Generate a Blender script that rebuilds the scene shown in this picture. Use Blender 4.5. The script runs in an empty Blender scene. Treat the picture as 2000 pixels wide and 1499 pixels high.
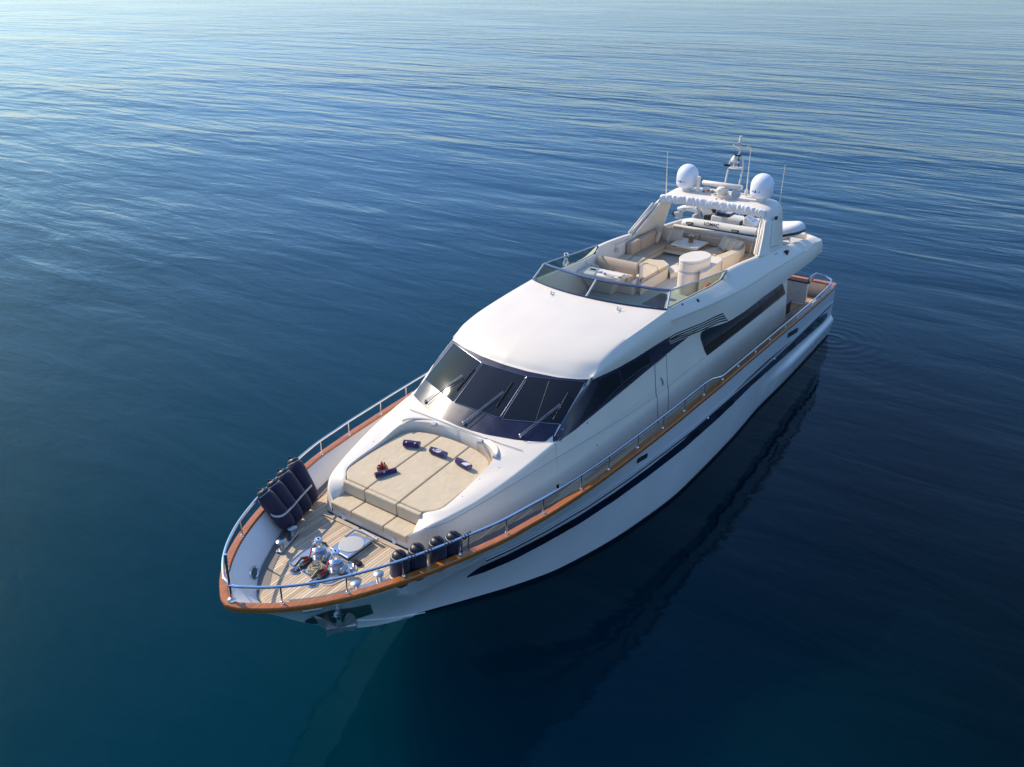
import bpy, bmesh, math, random
import numpy as np
from mathutils import Vector, Matrix
from mathutils.bvhtree import BVHTree
random.seed(7)
S = bpy.context.scene
COL = S.collection
R = math.radians

# ------------------------------------------------------------------ camera, world, sun
YAW, PITCH, FPX = R(215.0796), R(-26.3114), 1603.86
CAMLOC = Vector((30.0, 9.6, 12.3))
cd = bpy.data.cameras.new('camera'); cam = bpy.data.objects.new('camera', cd); COL.objects.link(cam)
FWD = Vector((math.cos(PITCH)*math.cos(YAW), math.cos(PITCH)*math.sin(YAW), math.sin(PITCH)))
RGT = FWD.cross(Vector((0, 0, 1))).normalized(); UPV = RGT.cross(FWD)
cam.matrix_world = Matrix.Translation(CAMLOC) @ Matrix((RGT, UPV, -FWD)).transposed().to_4x4()
cd.sensor_width = 36.0; cd.lens = 36.0*FPX/2000.0; cd.clip_end = 20000
S.camera = cam
SUN_EL = R(37); SUN_AZ = R(-92)        # the sun stands off the starboard beam
w = bpy.data.worlds.new('World'); S.world = w; w.use_nodes = True
nt = w.node_tree; nt.nodes.clear()
sky = nt.nodes.new('ShaderNodeTexSky'); sky.sky_type = 'NISHITA'; sky.sun_disc = False
sky.sun_elevation = SUN_EL; sky.sun_rotation = math.pi/2 - SUN_AZ
sky.air_density = 1.0; sky.dust_density = 0.3; sky.ozone_density = 2.5
bg = nt.nodes.new('ShaderNodeBackground'); bg.inputs[1].default_value = 0.15
wo = nt.nodes.new('ShaderNodeOutputWorld')
wb = nt.nodes.new('ShaderNodeMix'); wb.data_type = 'RGBA'; wb.blend_type = 'MULTIPLY'; wb.inputs[0].default_value = 1; wb.inputs[7].default_value = (.82, .94, 1.10, 1)
nt.links.new(sky.outputs[0], wb.inputs[6])
# sky colour shaped by hand: brighter overhead, dimmed low down, sun glow capped
tcw = nt.nodes.new('ShaderNodeTexCoord'); spw = nt.nodes.new('ShaderNodeSeparateXYZ'); nt.links.new(tcw.outputs['Generated'], spw.inputs[0])
mrw = nt.nodes.new('ShaderNodeMapRange'); mrw.interpolation_type = 'SMOOTHSTEP'; mrw.inputs[1].default_value = 0; mrw.inputs[2].default_value = .55; mrw.inputs[3].default_value = 0; mrw.inputs[4].default_value = 1.0
nt.links.new(spw.outputs['Z'], mrw.inputs[0])
hcol = nt.nodes.new('ShaderNodeMix'); hcol.data_type = 'RGBA'; hcol.inputs[6].default_value = (.47, .54, .62, 1); hcol.inputs[7].default_value = (1.05, 1.08, 1.09, 1); nt.links.new(mrw.outputs[0], hcol.inputs[0])
sclw = nt.nodes.new('ShaderNodeVectorMath'); sclw.operation = 'MULTIPLY'; nt.links.new(wb.outputs[2], sclw.inputs[0]); nt.links.new(hcol.outputs[2], sclw.inputs[1])
mnw = nt.nodes.new('ShaderNodeVectorMath'); mnw.operation = 'MINIMUM'; mnw.inputs[1].default_value = (6.2, 6.5, 6.4); nt.links.new(sclw.outputs[0], mnw.inputs[0])
nt.links.new(mnw.outputs[0], bg.inputs[0]); nt.links.new(bg.outputs[0], wo.inputs[0])
sl = bpy.data.lights.new('sun', 'SUN'); sl.energy = 3.3; sl.angle = R(0.53); sl.color = (1.0, 0.87, 0.70)
so = bpy.data.objects.new('sun', sl); COL.objects.link(so)
sd = Vector((math.cos(SUN_EL)*math.cos(SUN_AZ), math.cos(SUN_EL)*math.sin(SUN_AZ), math.sin(SUN_EL)))
so.rotation_euler = sd.to_track_quat('Z', 'Y').to_euler(); so.location = (0, -30, 30)
S.view_settings.view_transform = 'Standard'; S.view_settings.look = 'None'
S.view_settings.exposure = 0.62; S.view_settings.gamma = 1.0

# ------------------------------------------------------------------ helpers
def ray(u, v):
    return (FWD + RGT*((u-1000)/FPX) - UPV*((v-749.5)/FPX)).normalized()
def A(u, v, x=None, y=None, z=None):
    """the point of a known plane of the boat seen at a surveyed sight line"""
    d = ray(u, v)
    if x is not None: t = (x-CAMLOC.x)/d.x
    elif y is not None: t = (y-CAMLOC.y)/d.y
    else: t = (z-CAMLOC.z)/d.z
    return CAMLOC + d*t
def tab(x, pts):
    """smooth interpolation of a table of (x, value), x ascending"""
    xs = [p[0] for p in pts]; ys = [p[1] for p in pts]; n = len(xs)
    if x <= xs[0]: return ys[0]
    if x >= xs[-1]: return ys[-1]
    i = max(j for j in range(n-1) if xs[j] <= x)
    def m(k):
        if k == 0: return (ys[1]-ys[0])/(xs[1]-xs[0])
        if k == n-1: return (ys[-1]-ys[-2])/(xs[-1]-xs[-2])
        a = (ys[k]-ys[k-1])/(xs[k]-xs[k-1]); b = (ys[k+1]-ys[k])/(xs[k+1]-xs[k])
        return 0 if a*b <= 0 else 2*a*b/(a+b)
    h = xs[i+1]-xs[i]; t = (x-xs[i])/h
    return ((2*t**3-3*t*t+1)*ys[i] + (t**3-2*t*t+t)*h*m(i) + (-2*t**3+3*t*t)*ys[i+1] + (t**3-t*t)*h*m(i+1))
def spline(pts, n=8, closed=False):
    P = [Vector(p) for p in pts]; out = []
    N = len(P)
    for i in range(N if closed else N-1):
        if closed: p0, p1, p2, p3 = P[i-1], P[i], P[(i+1) % N], P[(i+2) % N]
        else: p0, p1, p2, p3 = P[max(i-1, 0)], P[i], P[i+1], P[min(i+2, N-1)]
        for k in range(n):
            t = k/n
            out.append(0.5*((2*p1)+(p2-p0)*t+(2*p0-5*p1+4*p2-p3)*t*t+(3*p1-p0-3*p2+p3)*t**3))
    if not closed: out.append(P[-1].copy())
    return out
def resample(P, n):
    P = [Vector(p) for p in P]
    L = [0]
    for a, b in zip(P[:-1], P[1:]): L.append(L[-1]+(b-a).length)
    out = []
    for k in range(n):
        s = L[-1]*k/(n-1); i = 0
        while i < len(P)-2 and L[i+1] < s: i += 1
        d = L[i+1]-L[i]; out.append(P[i].lerp(P[i+1], (s-L[i])/d if d else 0))
    return out
class MB:
    def __init__(s): s.v = []; s.f = []
    def add(s, v, f):
        o = len(s.v); s.v += [tuple(p) for p in v]; s.f += [tuple(i+o for i in q) for q in f]; return s
    def grid(s, rows, close=False):
        n = len(rows[0]); v = [p for r in rows for p in r]; f = []
        for i in range(len(rows)-1):
            for j in range(n if close else n-1):
                k = (j+1) % n; f.append((i*n+j, i*n+k, (i+1)*n+k, (i+1)*n+j))
        return s.add(v, f)
    def box(s, c, d, rz=0, ry=0, rx=0, taper=1):
        m = Matrix.Rotation(rz, 3, 'Z') @ Matrix.Rotation(ry, 3, 'Y') @ Matrix.Rotation(rx, 3, 'X'); c = Vector(c)
        v = []
        for z in (-1, 1):
            k = taper if z > 0 else 1
            for x, y in ((-1, -1), (1, -1), (1, 1), (-1, 1)):
                v.append(c + m @ Vector((x*d[0]/2*k, y*d[1]/2*k, z*d[2]/2)))
        return s.add(v, [(3, 2, 1, 0), (4, 5, 6, 7), (0, 1, 5, 4), (1, 2, 6, 5), (2, 3, 7, 6), (3, 0, 4, 7)])
    def tube(s, pts, r, n=10, closed=False, rs=None):
        P = [Vector(p) for p in pts]; N = len(P); rows = []
        prev = None
        for i, p in enumerate(P):
            if closed: t = P[(i+1) % N]-P[i-1]
            else: t = P[min(i+1, N-1)]-P[max(i-1, 0)]
            t.normalize()
            a = prev if prev is not None else (Vector((0, 0, 1)) if abs(t.z) < .9 else Vector((1, 0, 0)))
            a = (a - t*a.dot(t)).normalized(); prev = a; b = t.cross(a)
            rr = rs[i] if rs else r
            rows.append([p + (a*math.cos(2*math.pi*k/n)+b*math.sin(2*math.pi*k/n))*rr for k in range(n)])
        if closed: rows.append(rows[0])
        o = len(s.v); s.grid(rows, True)
        if not closed:
            s.f.append(tuple(o+k for k in reversed(range(n)))); L = o+(len(rows)-1)*n; s.f.append(tuple(L+k for k in range(n)))
        return s
    def lathe(s, prof, base=(0, 0, 0), n=24, axis=(0, 0, 1)):
        q = Vector((0, 0, 1)).rotation_difference(Vector(axis).normalized()); base = Vector(base)
        rows = [[base + q @ Vector((r*math.cos(2*math.pi*k/n), r*math.sin(2*math.pi*k/n), z)) for k in range(n)] for r, z in prof]
        o = len(s.v); s.grid(rows, True)
        s.f.append(tuple(o+k for k in reversed(range(n)))); L = o+(len(rows)-1)*n; s.f.append(tuple(L+k for k in range(n)))
        return s
    def prism(s, poly, z0, z1, scale_top=1.0):
        n = len(poly); P = [(p[0], p[1]) for p in poly]
        ar = sum(P[i-1][0]*P[i][1]-P[i][0]*P[i-1][1] for i in range(n))
        if ar < 0: P.reverse()
        cx = sum(p[0] for p in P)/n; cy = sum(p[1] for p in P)/n
        f0 = z0 if callable(z0) else (lambda x, y: z0); f1 = z1 if callable(z1) else (lambda x, y: z1)
        v = [(x, y, f0(x, y)) for x, y in P] + [(cx+(x-cx)*scale_top, cy+(y-cy)*scale_top, f1(x, y)) for x, y in P]
        return s.add(v, [tuple(reversed(range(n))), tuple(range(n, 2*n))] + [(i, (i+1) % n, n+(i+1) % n, n+i) for i in range(n)])
    def mirror(s):
        o = len(s.v); v = [(x, -y, z) for x, y, z in s.v]; f = [tuple(reversed(q)) for q in s.f]
        return s.add(v, f)
def mk(name, mb, mat, parent=None, smooth=35, bevel=0, seg=2, merge=0, subsurf=0, recalc=False, solid=0):
    me = bpy.data.meshes.new(name); me.from_pydata(mb.v, [], mb.f); me.validate()
    if merge or recalc:
        b = bmesh.new(); b.from_mesh(me)
        if merge: bmesh.ops.remove_doubles(b, verts=b.verts, dist=merge)
        bmesh.ops.recalc_face_normals(b, faces=b.faces)
        b.to_mesh(me); b.free()
    me.materials.append(mat)
    if smooth:
        me.shade_smooth(); me.set_sharp_from_angle(angle=R(smooth))
    o = bpy.data.objects.new(name, me); COL.objects.link(o)
    if solid:
        q = o.modifiers.new('thick', 'SOLIDIFY'); q.thickness = solid; q.offset = -1
    if bevel:
        q = o.modifiers.new('bevel', 'BEVEL'); q.width = bevel; q.segments = seg; q.limit_method = 'ANGLE'; q.angle_limit = R(35); q.harden_normals = True
    if subsurf:
        q = o.modifiers.new('sub', 'SUBSURF'); q.levels = subsurf; q.render_levels = subsurf
    if parent: o.parent = parent
    return o
def child(o, parent): o.parent = parent; return o
def thing(name, label, cat, loc=(0, 0, 0), group=None):
    o = bpy.data.objects.new(name, None); COL.objects.link(o); o.location = loc
    o['label'] = label; o['category'] = cat
    if group: o['group'] = group
    o.empty_display_size = .1
    return o
def tag(o, label, cat, group=None):
    o['label'] = label; o['category'] = cat
    if group: o['group'] = group
    return o
def under(o, root):
    """parent o to a root that stands off the origin, keeping o where it is"""
    o.parent = root; o.matrix_parent_inverse = Matrix.Translation(root.location).inverted(); return o
def inherit(o, part):
    o.parent = part; return o

# ------------------------------------------------------------------ materials
def mat(name, col, rough=.5, metal=0, coat=0, spec=.5, var=0, vscale=3, bump=0, bscale=60, sheen=0, ior=None, cr=.1, stretch=None):
    m = bpy.data.materials.new(name); m.use_nodes = True; n = m.node_tree; p = n.nodes['Principled BSDF']
    p.inputs['Base Color'].default_value = (*col, 1); p.inputs['Roughness'].default_value = rough
    p.inputs['Metallic'].default_value = metal; p.inputs['Coat Weight'].default_value = coat
    p.inputs['Coat Roughness'].default_value = cr
    p.inputs['Specular IOR Level'].default_value = spec; p.inputs['Sheen Weight'].default_value = sheen
    if ior: p.inputs['IOR'].default_value = ior
    if var or bump:
        tc = n.nodes.new('ShaderNodeTexCoord'); src = tc.outputs['Object']
        if stretch:
            mp = n.nodes.new('ShaderNodeMapping'); mp.inputs['Scale'].default_value = stretch
            n.links.new(src, mp.inputs[0]); src = mp.outputs[0]
    if var:
        no = n.nodes.new('ShaderNodeTexNoise'); no.inputs['Scale'].default_value = vscale; no.inputs['Detail'].default_value = 5
        n.links.new(src, no.inputs[0])
        mr = n.nodes.new('ShaderNodeMapRange'); mr.inputs[1].default_value = .3; mr.inputs[2].default_value = .7
        mr.inputs[3].default_value = 1-var; mr.inputs[4].default_value = 1+var*.6
        n.links.new(no.outputs[0], mr.inputs[0])
        mx = n.nodes.new('ShaderNodeVectorMath'); mx.operation = 'SCALE'; mx.inputs[0].default_value = col
        n.links.new(mr.outputs[0], mx.inputs['Scale']); n.links.new(mx.outputs[0], p.inputs['Base Color'])
        mr2 = n.nodes.new('ShaderNodeMapRange'); mr2.inputs[3].default_value = max(0.02, rough-.08); mr2.inputs[4].default_value = min(1, rough+.08)
        n.links.new(no.outputs[0], mr2.inputs[0]); n.links.new(mr2.outputs[0], p.inputs['Roughness'])
    if bump:
        nb = n.nodes.new('ShaderNodeTexNoise'); nb.inputs['Scale'].default_value = bscale; nb.inputs['Detail'].default_value = 4
        n.links.new(src, nb.inputs[0]); b = n.nodes.new('ShaderNodeBump'); b.inputs['Strength'].default_value = bump; b.inputs['Distance'].default_value = .02
        n.links.new(nb.outputs[0], b.inputs['Height']); n.links.new(b.outputs[0], p.inputs['Normal'])
    return m
M = {}
M['white'] = mat('gelcoat_white', (.79, .69, .56), .5, coat=.15, var=.03, vscale=1.3, cr=.12)
M['hull'] = mat('hull_paint', (.78, .775, .76), .25, coat=.7, var=.03, vscale=1.1, cr=.08)
M['inner'] = mat('bulwark_paint', (.74, .72, .68), .45, var=.03)
M['nonslip'] = mat('nonslip_deck', (.56, .56, .50), .7, var=.05, vscale=6, bump=.2, bscale=300)
M['cap'] = mat('varnished_wood', (.43, .13, .022), .3, coat=.55, spec=.3, var=.28, vscale=5, cr=.05, stretch=(1, 5, 5))
M['chrome'] = mat('polished_steel', (.70, .70, .72), .16, metal=1)
M['satin'] = mat('brushed_steel', (.46, .47, .48), .32, metal=1, var=.1, vscale=9)
M['navy'] = mat('navy_paint', (.016, .013, .045), .25, coat=.6, var=.1)
M['stripe'] = mat('stripe_paint', (.008, .009, .028), .15, coat=.8)
M['boot'] = mat('boot_top_paint', (.008, .01, .016), .35)
M['glass'] = mat('tinted_glass', (.012, .013, .015), .05, spec=.4)
M['glass2'] = mat('black_glass', (.010, .010, .013), .10, spec=.35)
M['panel'] = mat('navy_windscreen_surround', (.013, .011, .034), .3, coat=.35, var=.25, vscale=4, cr=.05)
M['tan'] = mat('tan_canvas', (.60, .47, .30), .85, var=.07, vscale=4, bump=.4, bscale=8, sheen=.2)
M['tan'].node_tree.nodes['Bump'].inputs['Distance'].default_value = .035
M['tan2'] = mat('brown_vinyl', (.52, .39, .265), .6, var=.08, vscale=5, bump=.2, bscale=10)
M['pillow'] = mat('pillow_cloth', (.60, .50, .375), .85, bump=.2, bscale=20, sheen=.2)
M['fender'] = mat('fender_cover', (.013, .009, .032), .8, var=.2, bump=.2, bscale=200, sheen=.15)
M['rubber'] = mat('black_rubber', (.015, .016, .02), .42, spec=.5)
M['black'] = mat('black_plastic', (.012, .012, .012), .4)
M['dark'] = mat('dark_interior', (.02, .02, .025), .6)
M['towel'] = mat('purple_towel', (.030, .012, .085), .95, bump=.4, bscale=160, sheen=.2)
M['towelw'] = mat('white_print', (.62, .60, .66), .9)
M['rope'] = mat('rope_beige', (.45, .39, .24), .9, var=.2, vscale=60)
M['navyrope'] = mat('rope_navy', (.03, .03, .05), .9, var=.5, vscale=90)
M['red'] = mat('red_paint', (.50, .015, .02), .5)
M['canvas'] = mat('white_canvas', (.78, .75, .72), .8, var=.04, bump=.4, bscale=9, stretch=(1, 3, 1))
M['rib'] = mat('inflatable_tube', (.74, .72, .68), .5, var=.03)
M['grey'] = mat('grey_plastic', (.45, .47, .48), .45)
M['green'] = mat('leaf_green', (.08, .16, .02), .6)
M['petal'] = mat('pink_petal', (.75, .35, .33), .6)
M['petalw'] = mat('cream_petal', (.8, .72, .55), .6)
M['wicker'] = mat('wicker', (.32, .16, .06), .8, var=.4, vscale=120)
M['orange'] = mat('orange_red', (.62, .10, .03), .5)
M['orange2'] = mat('orange_bottle', (.80, .22, .02), .4)
M['blue'] = mat('blue_cloth', (.02, .015, .45), .7)
M['logo'] = mat('blue_logo', (.03, .08, .35), .5)
M['lens'] = mat('frosted_lens', (.50, .47, .42), .35)
M['dome'] = mat('dome_white', (.80, .80, .82), .35, coat=.2)
M['galv'] = mat('anchor_steel', (.50, .48, .50), .4, metal=.6, var=.3, vscale=8)
M['bronze'] = mat('worn_bronze', (.13, .11, .08), .4, metal=.7, var=.5, vscale=14)
M['brown'] = mat('dark_stained_wood', (.085, .035, .02), .5, coat=.1, var=.3, vscale=8)
M['railblue'] = mat('dark_anodised_rail', (.20, .22, .30), .25, metal=.7)
M['rub'] = mat('dull_rub_rail', (.34, .36, .40), .35, metal=.6)
M['ledge_shade'] = mat('painted_ledge_shade', (.30, .34, .42), .5)  # blue-grey stands in for the shadow line under the moulding
M['wire'] = mat('seam_line', (.10, .10, .12), .6)
M['chest'] = mat('cockpit_top', (.20, .22, .20), .5, var=.1)

def teak(name, light=1.0, along='x'):
    m = bpy.data.materials.new(name); m.use_nodes = True; n = m.node_tree; L = n.links; p = n.nodes['Principled BSDF']
    tc = n.nodes.new('ShaderNodeTexCoord'); sp = n.nodes.new('ShaderNodeSeparateXYZ'); L.new(tc.outputs['Object'], sp.inputs[0])
    def mth(op, a, b=None):
        q = n.nodes.new('ShaderNodeMath'); q.operation = op
        for i, k in enumerate((a, b)):
            if k is None: continue
            if isinstance(k, (int, float)): q.inputs[i].default_value = k
            else: L.new(k, q.inputs[i])
        return q.outputs[0]
    o1, o2 = (sp.outputs['Y'], sp.outputs['X']) if along == 'x' else (sp.outputs['X'], sp.outputs['Y'])
    s = mth('DIVIDE', o1, .058); fr = mth('FRACT', s); fl = mth('FLOOR', s)
    seam = mth('LESS_THAN', fr, .13)
    off = mth('MULTIPLY', fl, 1.37); xs = mth('DIVIDE', mth('ADD', o2, off), 1.9); xf = mth('FLOOR', xs)
    cmb = n.nodes.new('ShaderNodeCombineXYZ'); L.new(fl, cmb.inputs[0]); L.new(xf, cmb.inputs[1])
    wn = n.nodes.new('ShaderNodeTexWhiteNoise'); L.new(cmb.outputs[0], wn.inputs[0])
    mp = n.nodes.new('ShaderNodeMapping'); mp.inputs['Scale'].default_value = (3, 40, 3) if along == 'x' else (40, 3, 3)
    L.new(tc.outputs['Object'], mp.inputs[0]); no = n.nodes.new('ShaderNodeTexNoise'); no.inputs['Scale'].default_value = 1.5; no.inputs['Detail'].default_value = 6
    L.new(mp.outputs[0], no.inputs[0])
    no2 = n.nodes.new('ShaderNodeTexNoise'); no2.inputs['Scale'].default_value = .9; L.new(tc.outputs['Object'], no2.inputs[0])
    f = mth('ADD', mth('MULTIPLY', wn.outputs[0], .45), mth('ADD', mth('MULTIPLY', no.outputs[0], .35), mth('MULTIPLY', no2.outputs[0], .3)))
    cr = n.nodes.new('ShaderNodeValToRGB'); e = cr.color_ramp.elements
    e[0].position = .2; e[0].color = (.36*light, .235*light, .13*light, 1); e[1].position = .85; e[1].color = (.74*light, .57*light, .38*light, 1)
    L.new(f, cr.inputs[0])
    mx = n.nodes.new('ShaderNodeMix'); mx.data_type = 'RGBA'; L.new(seam, mx.inputs[0]); L.new(cr.outputs[0], mx.inputs[6]); mx.inputs[7].default_value = (.05, .04, .035, 1)
    L.new(mx.outputs[2], p.inputs['Base Color']); p.inputs['Roughness'].default_value = .65
    return m
M['teak'] = teak('teak_planks')
M['teakm'] = mat('teak_margin', (.50, .40, .29), .65, var=.15, vscale=6)
M['teakd'] = mat('teak_margin_weathered', (.15, .13, .115), .6, var=.2, vscale=6)

def water():
    m = bpy.data.materials.new('sea_water'); m.use_nodes = True; n = m.node_tree; L = n.links; p = n.nodes['Principled BSDF']
    p.inputs['Base Color'].default_value = (.0003, .020, .040, 1); p.inputs['Roughness'].default_value = .045
    p.subsurface_method = 'BURLEY'; p.inputs['Subsurface Weight'].default_value = 1.0; p.inputs['Subsurface Scale'].default_value = 1.0; p.inputs['Subsurface Radius'].default_value = (1.0, 6.0, 7.0)
    p.inputs['IOR'].default_value = 1.24; p.inputs['Specular Tint'].default_value = (.05, .70, .85, 1); p.inputs['Specular IOR Level'].default_value = .5
    geo = n.nodes.new('ShaderNodeNewGeometry')
    # light fall-off painted into base colour: near-black to port, teal off the bow
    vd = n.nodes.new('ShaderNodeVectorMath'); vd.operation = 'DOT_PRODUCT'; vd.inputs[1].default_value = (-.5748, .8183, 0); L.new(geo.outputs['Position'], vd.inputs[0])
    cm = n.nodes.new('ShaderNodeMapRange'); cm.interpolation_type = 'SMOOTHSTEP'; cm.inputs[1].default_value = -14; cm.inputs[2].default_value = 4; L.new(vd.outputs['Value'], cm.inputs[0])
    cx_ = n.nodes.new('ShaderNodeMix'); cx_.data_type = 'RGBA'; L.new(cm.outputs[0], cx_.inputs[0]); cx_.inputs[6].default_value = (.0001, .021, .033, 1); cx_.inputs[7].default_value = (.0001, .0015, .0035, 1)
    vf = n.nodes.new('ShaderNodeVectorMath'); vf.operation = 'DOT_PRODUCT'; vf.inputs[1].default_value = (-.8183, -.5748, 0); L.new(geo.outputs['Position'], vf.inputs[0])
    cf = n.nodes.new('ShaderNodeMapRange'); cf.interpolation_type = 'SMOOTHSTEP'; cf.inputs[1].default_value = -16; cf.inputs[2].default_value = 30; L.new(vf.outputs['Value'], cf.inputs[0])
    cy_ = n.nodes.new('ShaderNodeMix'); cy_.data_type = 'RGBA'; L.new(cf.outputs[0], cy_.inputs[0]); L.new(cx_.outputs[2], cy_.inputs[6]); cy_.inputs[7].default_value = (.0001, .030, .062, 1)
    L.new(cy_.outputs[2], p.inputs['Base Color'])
    def mth(op, a, b=None, c=None):
        q = n.nodes.new('ShaderNodeMath'); q.operation = op
        for i, k in enumerate((a, b, c)):
            if k is None: continue
            if isinstance(k, (int, float)): q.inputs[i].default_value = k
            else: L.new(k, q.inputs[i])
        return q.outputs[0]
    def noise(sc, rot, scale, det, dist=0.0):
        mp = n.nodes.new('ShaderNodeMapping'); mp.inputs['Scale'].default_value = sc; mp.inputs['Rotation'].default_value = (0, 0, rot)
        L.new(geo.outputs['Position'], mp.inputs[0])
        t = n.nodes.new('ShaderNodeTexNoise'); t.inputs['Scale'].default_value = scale; t.inputs['Detail'].default_value = det; t.inputs['Distortion'].default_value = dist
        t.inputs['Roughness'].default_value = .5
        L.new(mp.outputs[0], t.inputs[0]); return t.outputs[0]
    rot = -(YAW) + R(3)
    a = noise((1.0, .32, 1), rot, .16, 2, .4)        # long swell
    b = noise((1.0, .30, 1), rot + R(3), .66, 4, .4)
    c = noise((1.0, .45, 1), rot - R(10), 2.0, 3, .3)
    # calm patches and ruffled ones
    q = noise((1, .6, 1), rot, .022, 3, .6)
    amp = n.nodes.new('ShaderNodeMapRange'); amp.inputs[1].default_value = .35; amp.inputs[2].default_value = .65; amp.inputs[3].default_value = .45; amp.inputs[4].default_value = 1.2
    L.new(q, amp.inputs[0])
    # the sea lies smoother close around the drifting hull
    sp = n.nodes.new('ShaderNodeSeparateXYZ'); L.new(geo.outputs['Position'], sp.inputs[0])
    dx = mth('SUBTRACT', sp.outputs['X'], 12); dy = mth('SUBTRACT', sp.outputs['Y'], 3)
    dist = mth('SQRT', mth('ADD', mth('MULTIPLY', mth('MULTIPLY', dx, dx), .5), mth('MULTIPLY', dy, dy)))
    calm = n.nodes.new('ShaderNodeMapRange'); calm.interpolation_type = 'SMOOTHSTEP'; calm.inputs[1].default_value = 6; calm.inputs[2].default_value = 40; calm.inputs[3].default_value = .22; calm.inputs[4].default_value = 1
    L.new(dist, calm.inputs[0])
    h = mth('ADD', mth('MULTIPLY', a, .70), mth('ADD', mth('MULTIPLY', b, .27), mth('ADD', mth('MULTIPLY', c, .032), mth('MULTIPLY', noise((1.0, .55, 1), rot + R(14), 6.5, 2, .3), .006))))
    h = mth('MULTIPLY', h, mth('MULTIPLY', amp.outputs[0], calm.outputs[0]))
    # ring waves where the outlet at the stern spills
    rx = mth('SUBTRACT', sp.outputs['X'], RING[0]); ry = mth('SUBTRACT', sp.outputs['Y'], RING[1])
    rd = mth('ADD', mth('SQRT', mth('ADD', mth('MULTIPLY', rx, rx), mth('MULTIPLY', ry, ry))), mth('MULTIPLY', c, .35))
    ring = mth('MULTIPLY', mth('SINE', mth('MULTIPLY', rd, 14.0)), mth('EXPONENT', mth('MULTIPLY', rd, -.55)))
    h = mth('ADD', h, mth('MULTIPLY', mth('MULTIPLY', ring, b), .013))
    bp = n.nodes.new('ShaderNodeBump'); bp.inputs['Strength'].default_value = 1; bp.inputs['Distance'].default_value = 1.0
    L.new(h, bp.inputs['Height']); L.new(bp.outputs[0], p.inputs['Normal'])
    return m
_r = A(1625, 662, z=0); RING = (_r.x, _r.y)
wm = MB(); wm.add([(-9000, -9000, 0), (9000, -9000, 0), (9000, 9000, 0), (-9000, 9000, 0)], [(0, 1, 2, 3)])
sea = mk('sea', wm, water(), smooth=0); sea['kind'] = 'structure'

# ------------------------------------------------------------------ the yacht: lines of the hull
yacht = thing('yacht', 'large white motor yacht with navy stripe and varnished wood rail lying on calm blue sea', 'yacht')
Y = yacht
SH = [(.35, 3.02), (1.2, 3.08), (3, 3.10), (7.5, 3.12), (11, 3.12), (13.5, 3.09), (15, 3.03), (17.19, 2.89), (17.82, 2.83), (18.93, 2.70), (19.34, 2.63), (20.04, 2.51),
      (21.1, 2.20), (22.04, 1.86), (22.92, 1.43), (23.45, 1.07), (23.85, .70), (24.12, .35), (24.24, .15), (24.28, 0)]
def sheer_y(x): return tab(x, SH)
def cap_z(x): return tab(x, [(.3, 2.44), (2.4, 2.50), (7.5, 2.75), (11.1, 2.90), (13.5, 2.99), (17.8, 3.05), (20, 3.13), (22.9, 3.25), (24.3, 3.32)])
def deck_z(x): return tab(x, [(.3, 1.75), (5, 1.95), (10, 2.2), (13, 2.33), (16, 2.5), (18, 2.65), (20, 2.76), (21.5, 2.78), (24.3, 2.80)])
WL = [(-.75, 2.74), (2.5, 2.74), (6.2, 2.72), (9, 2.78), (12.2, 2.72), (14.6, 2.42), (17, 1.80), (18.08, 1.29), (19.18, .64), (19.77, .27), (20.2, 0)]
def stem_x(z): return tab(z, [(-1.2, 18.4), (0, 20.2), (.41, 20.98), (.81, 21.62), (1.2, 22.1), (1.84, 22.82), (2.54, 23.50), (3.30, 24.28)])
NU = 90
STEM = [(18.4, -1.2), (20.2, 0), (20.98, .41), (21.62, .81), (22.1, 1.2), (22.82, 1.84), (23.50, 2.54), (24.28, 3.25)]
def hull_pt(u, t, off=0.0, z=None):
    """u 0 stern..1 stem, t 0 waterline or stem..1 sheer; port side"""
    g = 1-(1-u)**2.0
    xs = .35+(24.28-.35)*g; zs = cap_z(xs)-.07
    zst = max(0, tab(xs, STEM)) if xs > 20.2 else 0
    if z is not None: t = (z-zst)/(zs-zst)
    z = zst+(zs-zst)*t
    yw = max(0, tab(xs, WL)) if xs < 20.2 else 0; ys = sheer_y(xs) if u < 1 else 0
    p = tab(xs, [(0, .75), (12, .78), (18, 1.15), (20.5, 1.3), (23, 1.05), (24.3, 1.0)])
    y = yw+(ys-yw)*max(t, 0)**p
    x = xs-1.1*(1-t)*max(0, 1-(xs-.35)/3.0)
    # moulded side bulge aft, close above the water
    b = max(0, min(1, (7.3-x)/3.2)); b = b*b*(3-2*b)
    zc = tab(x, [(-1, .98), (8, 1.18)])
    if t >= 0 and b > 0:
        q = max(0, min(1, (zc+.06-z)/.30)); q = q*q*(3-2*q)
        low = max(0, min(1, z/.9))
        y += .15*b*q*(.35+.65*low)
    return Vector((x, y+off, z))
TS = [0, .03, .06, .1, .15, .2, .25, .28, .31, .34, .37, .40, .43, .46, .5, .56, .62, .7, .78, .86, .93, 1.0]
hm = MB()
rows = []
for i in range(NU+1):
    u = i/NU
    r = []
    k0 = hull_pt(u, 0)
    for zz, f in ((-1.3, .0), (-1.2, .35), (-.8, .75), (-.35, .93)):
        kk = max(0, min(1, (20.2-k0.x)/2.2)); r.append(Vector((k0.x, k0.y*f, k0.z+(zz-k0.z)*kk)))
    r += [hull_pt(u, t) for t in TS]
    rows.append(r)
hm.grid(rows)
hm.mirror()
# transom
nr = len(rows[0])
o = len(hm.v); tr = rows[0]
hm.add([p for p in tr]+[(p[0], -p[1], p[2]) for p in tr], [(j, j+1, nr+j+1, nr+j) for j in range(nr-1)])
hull = mk('hull', hm, M['hull'], Y, smooth=50, merge=.002)
hb = BVHTree.FromPolygons([Vector(v) for v in hm.v], hm.f)

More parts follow.
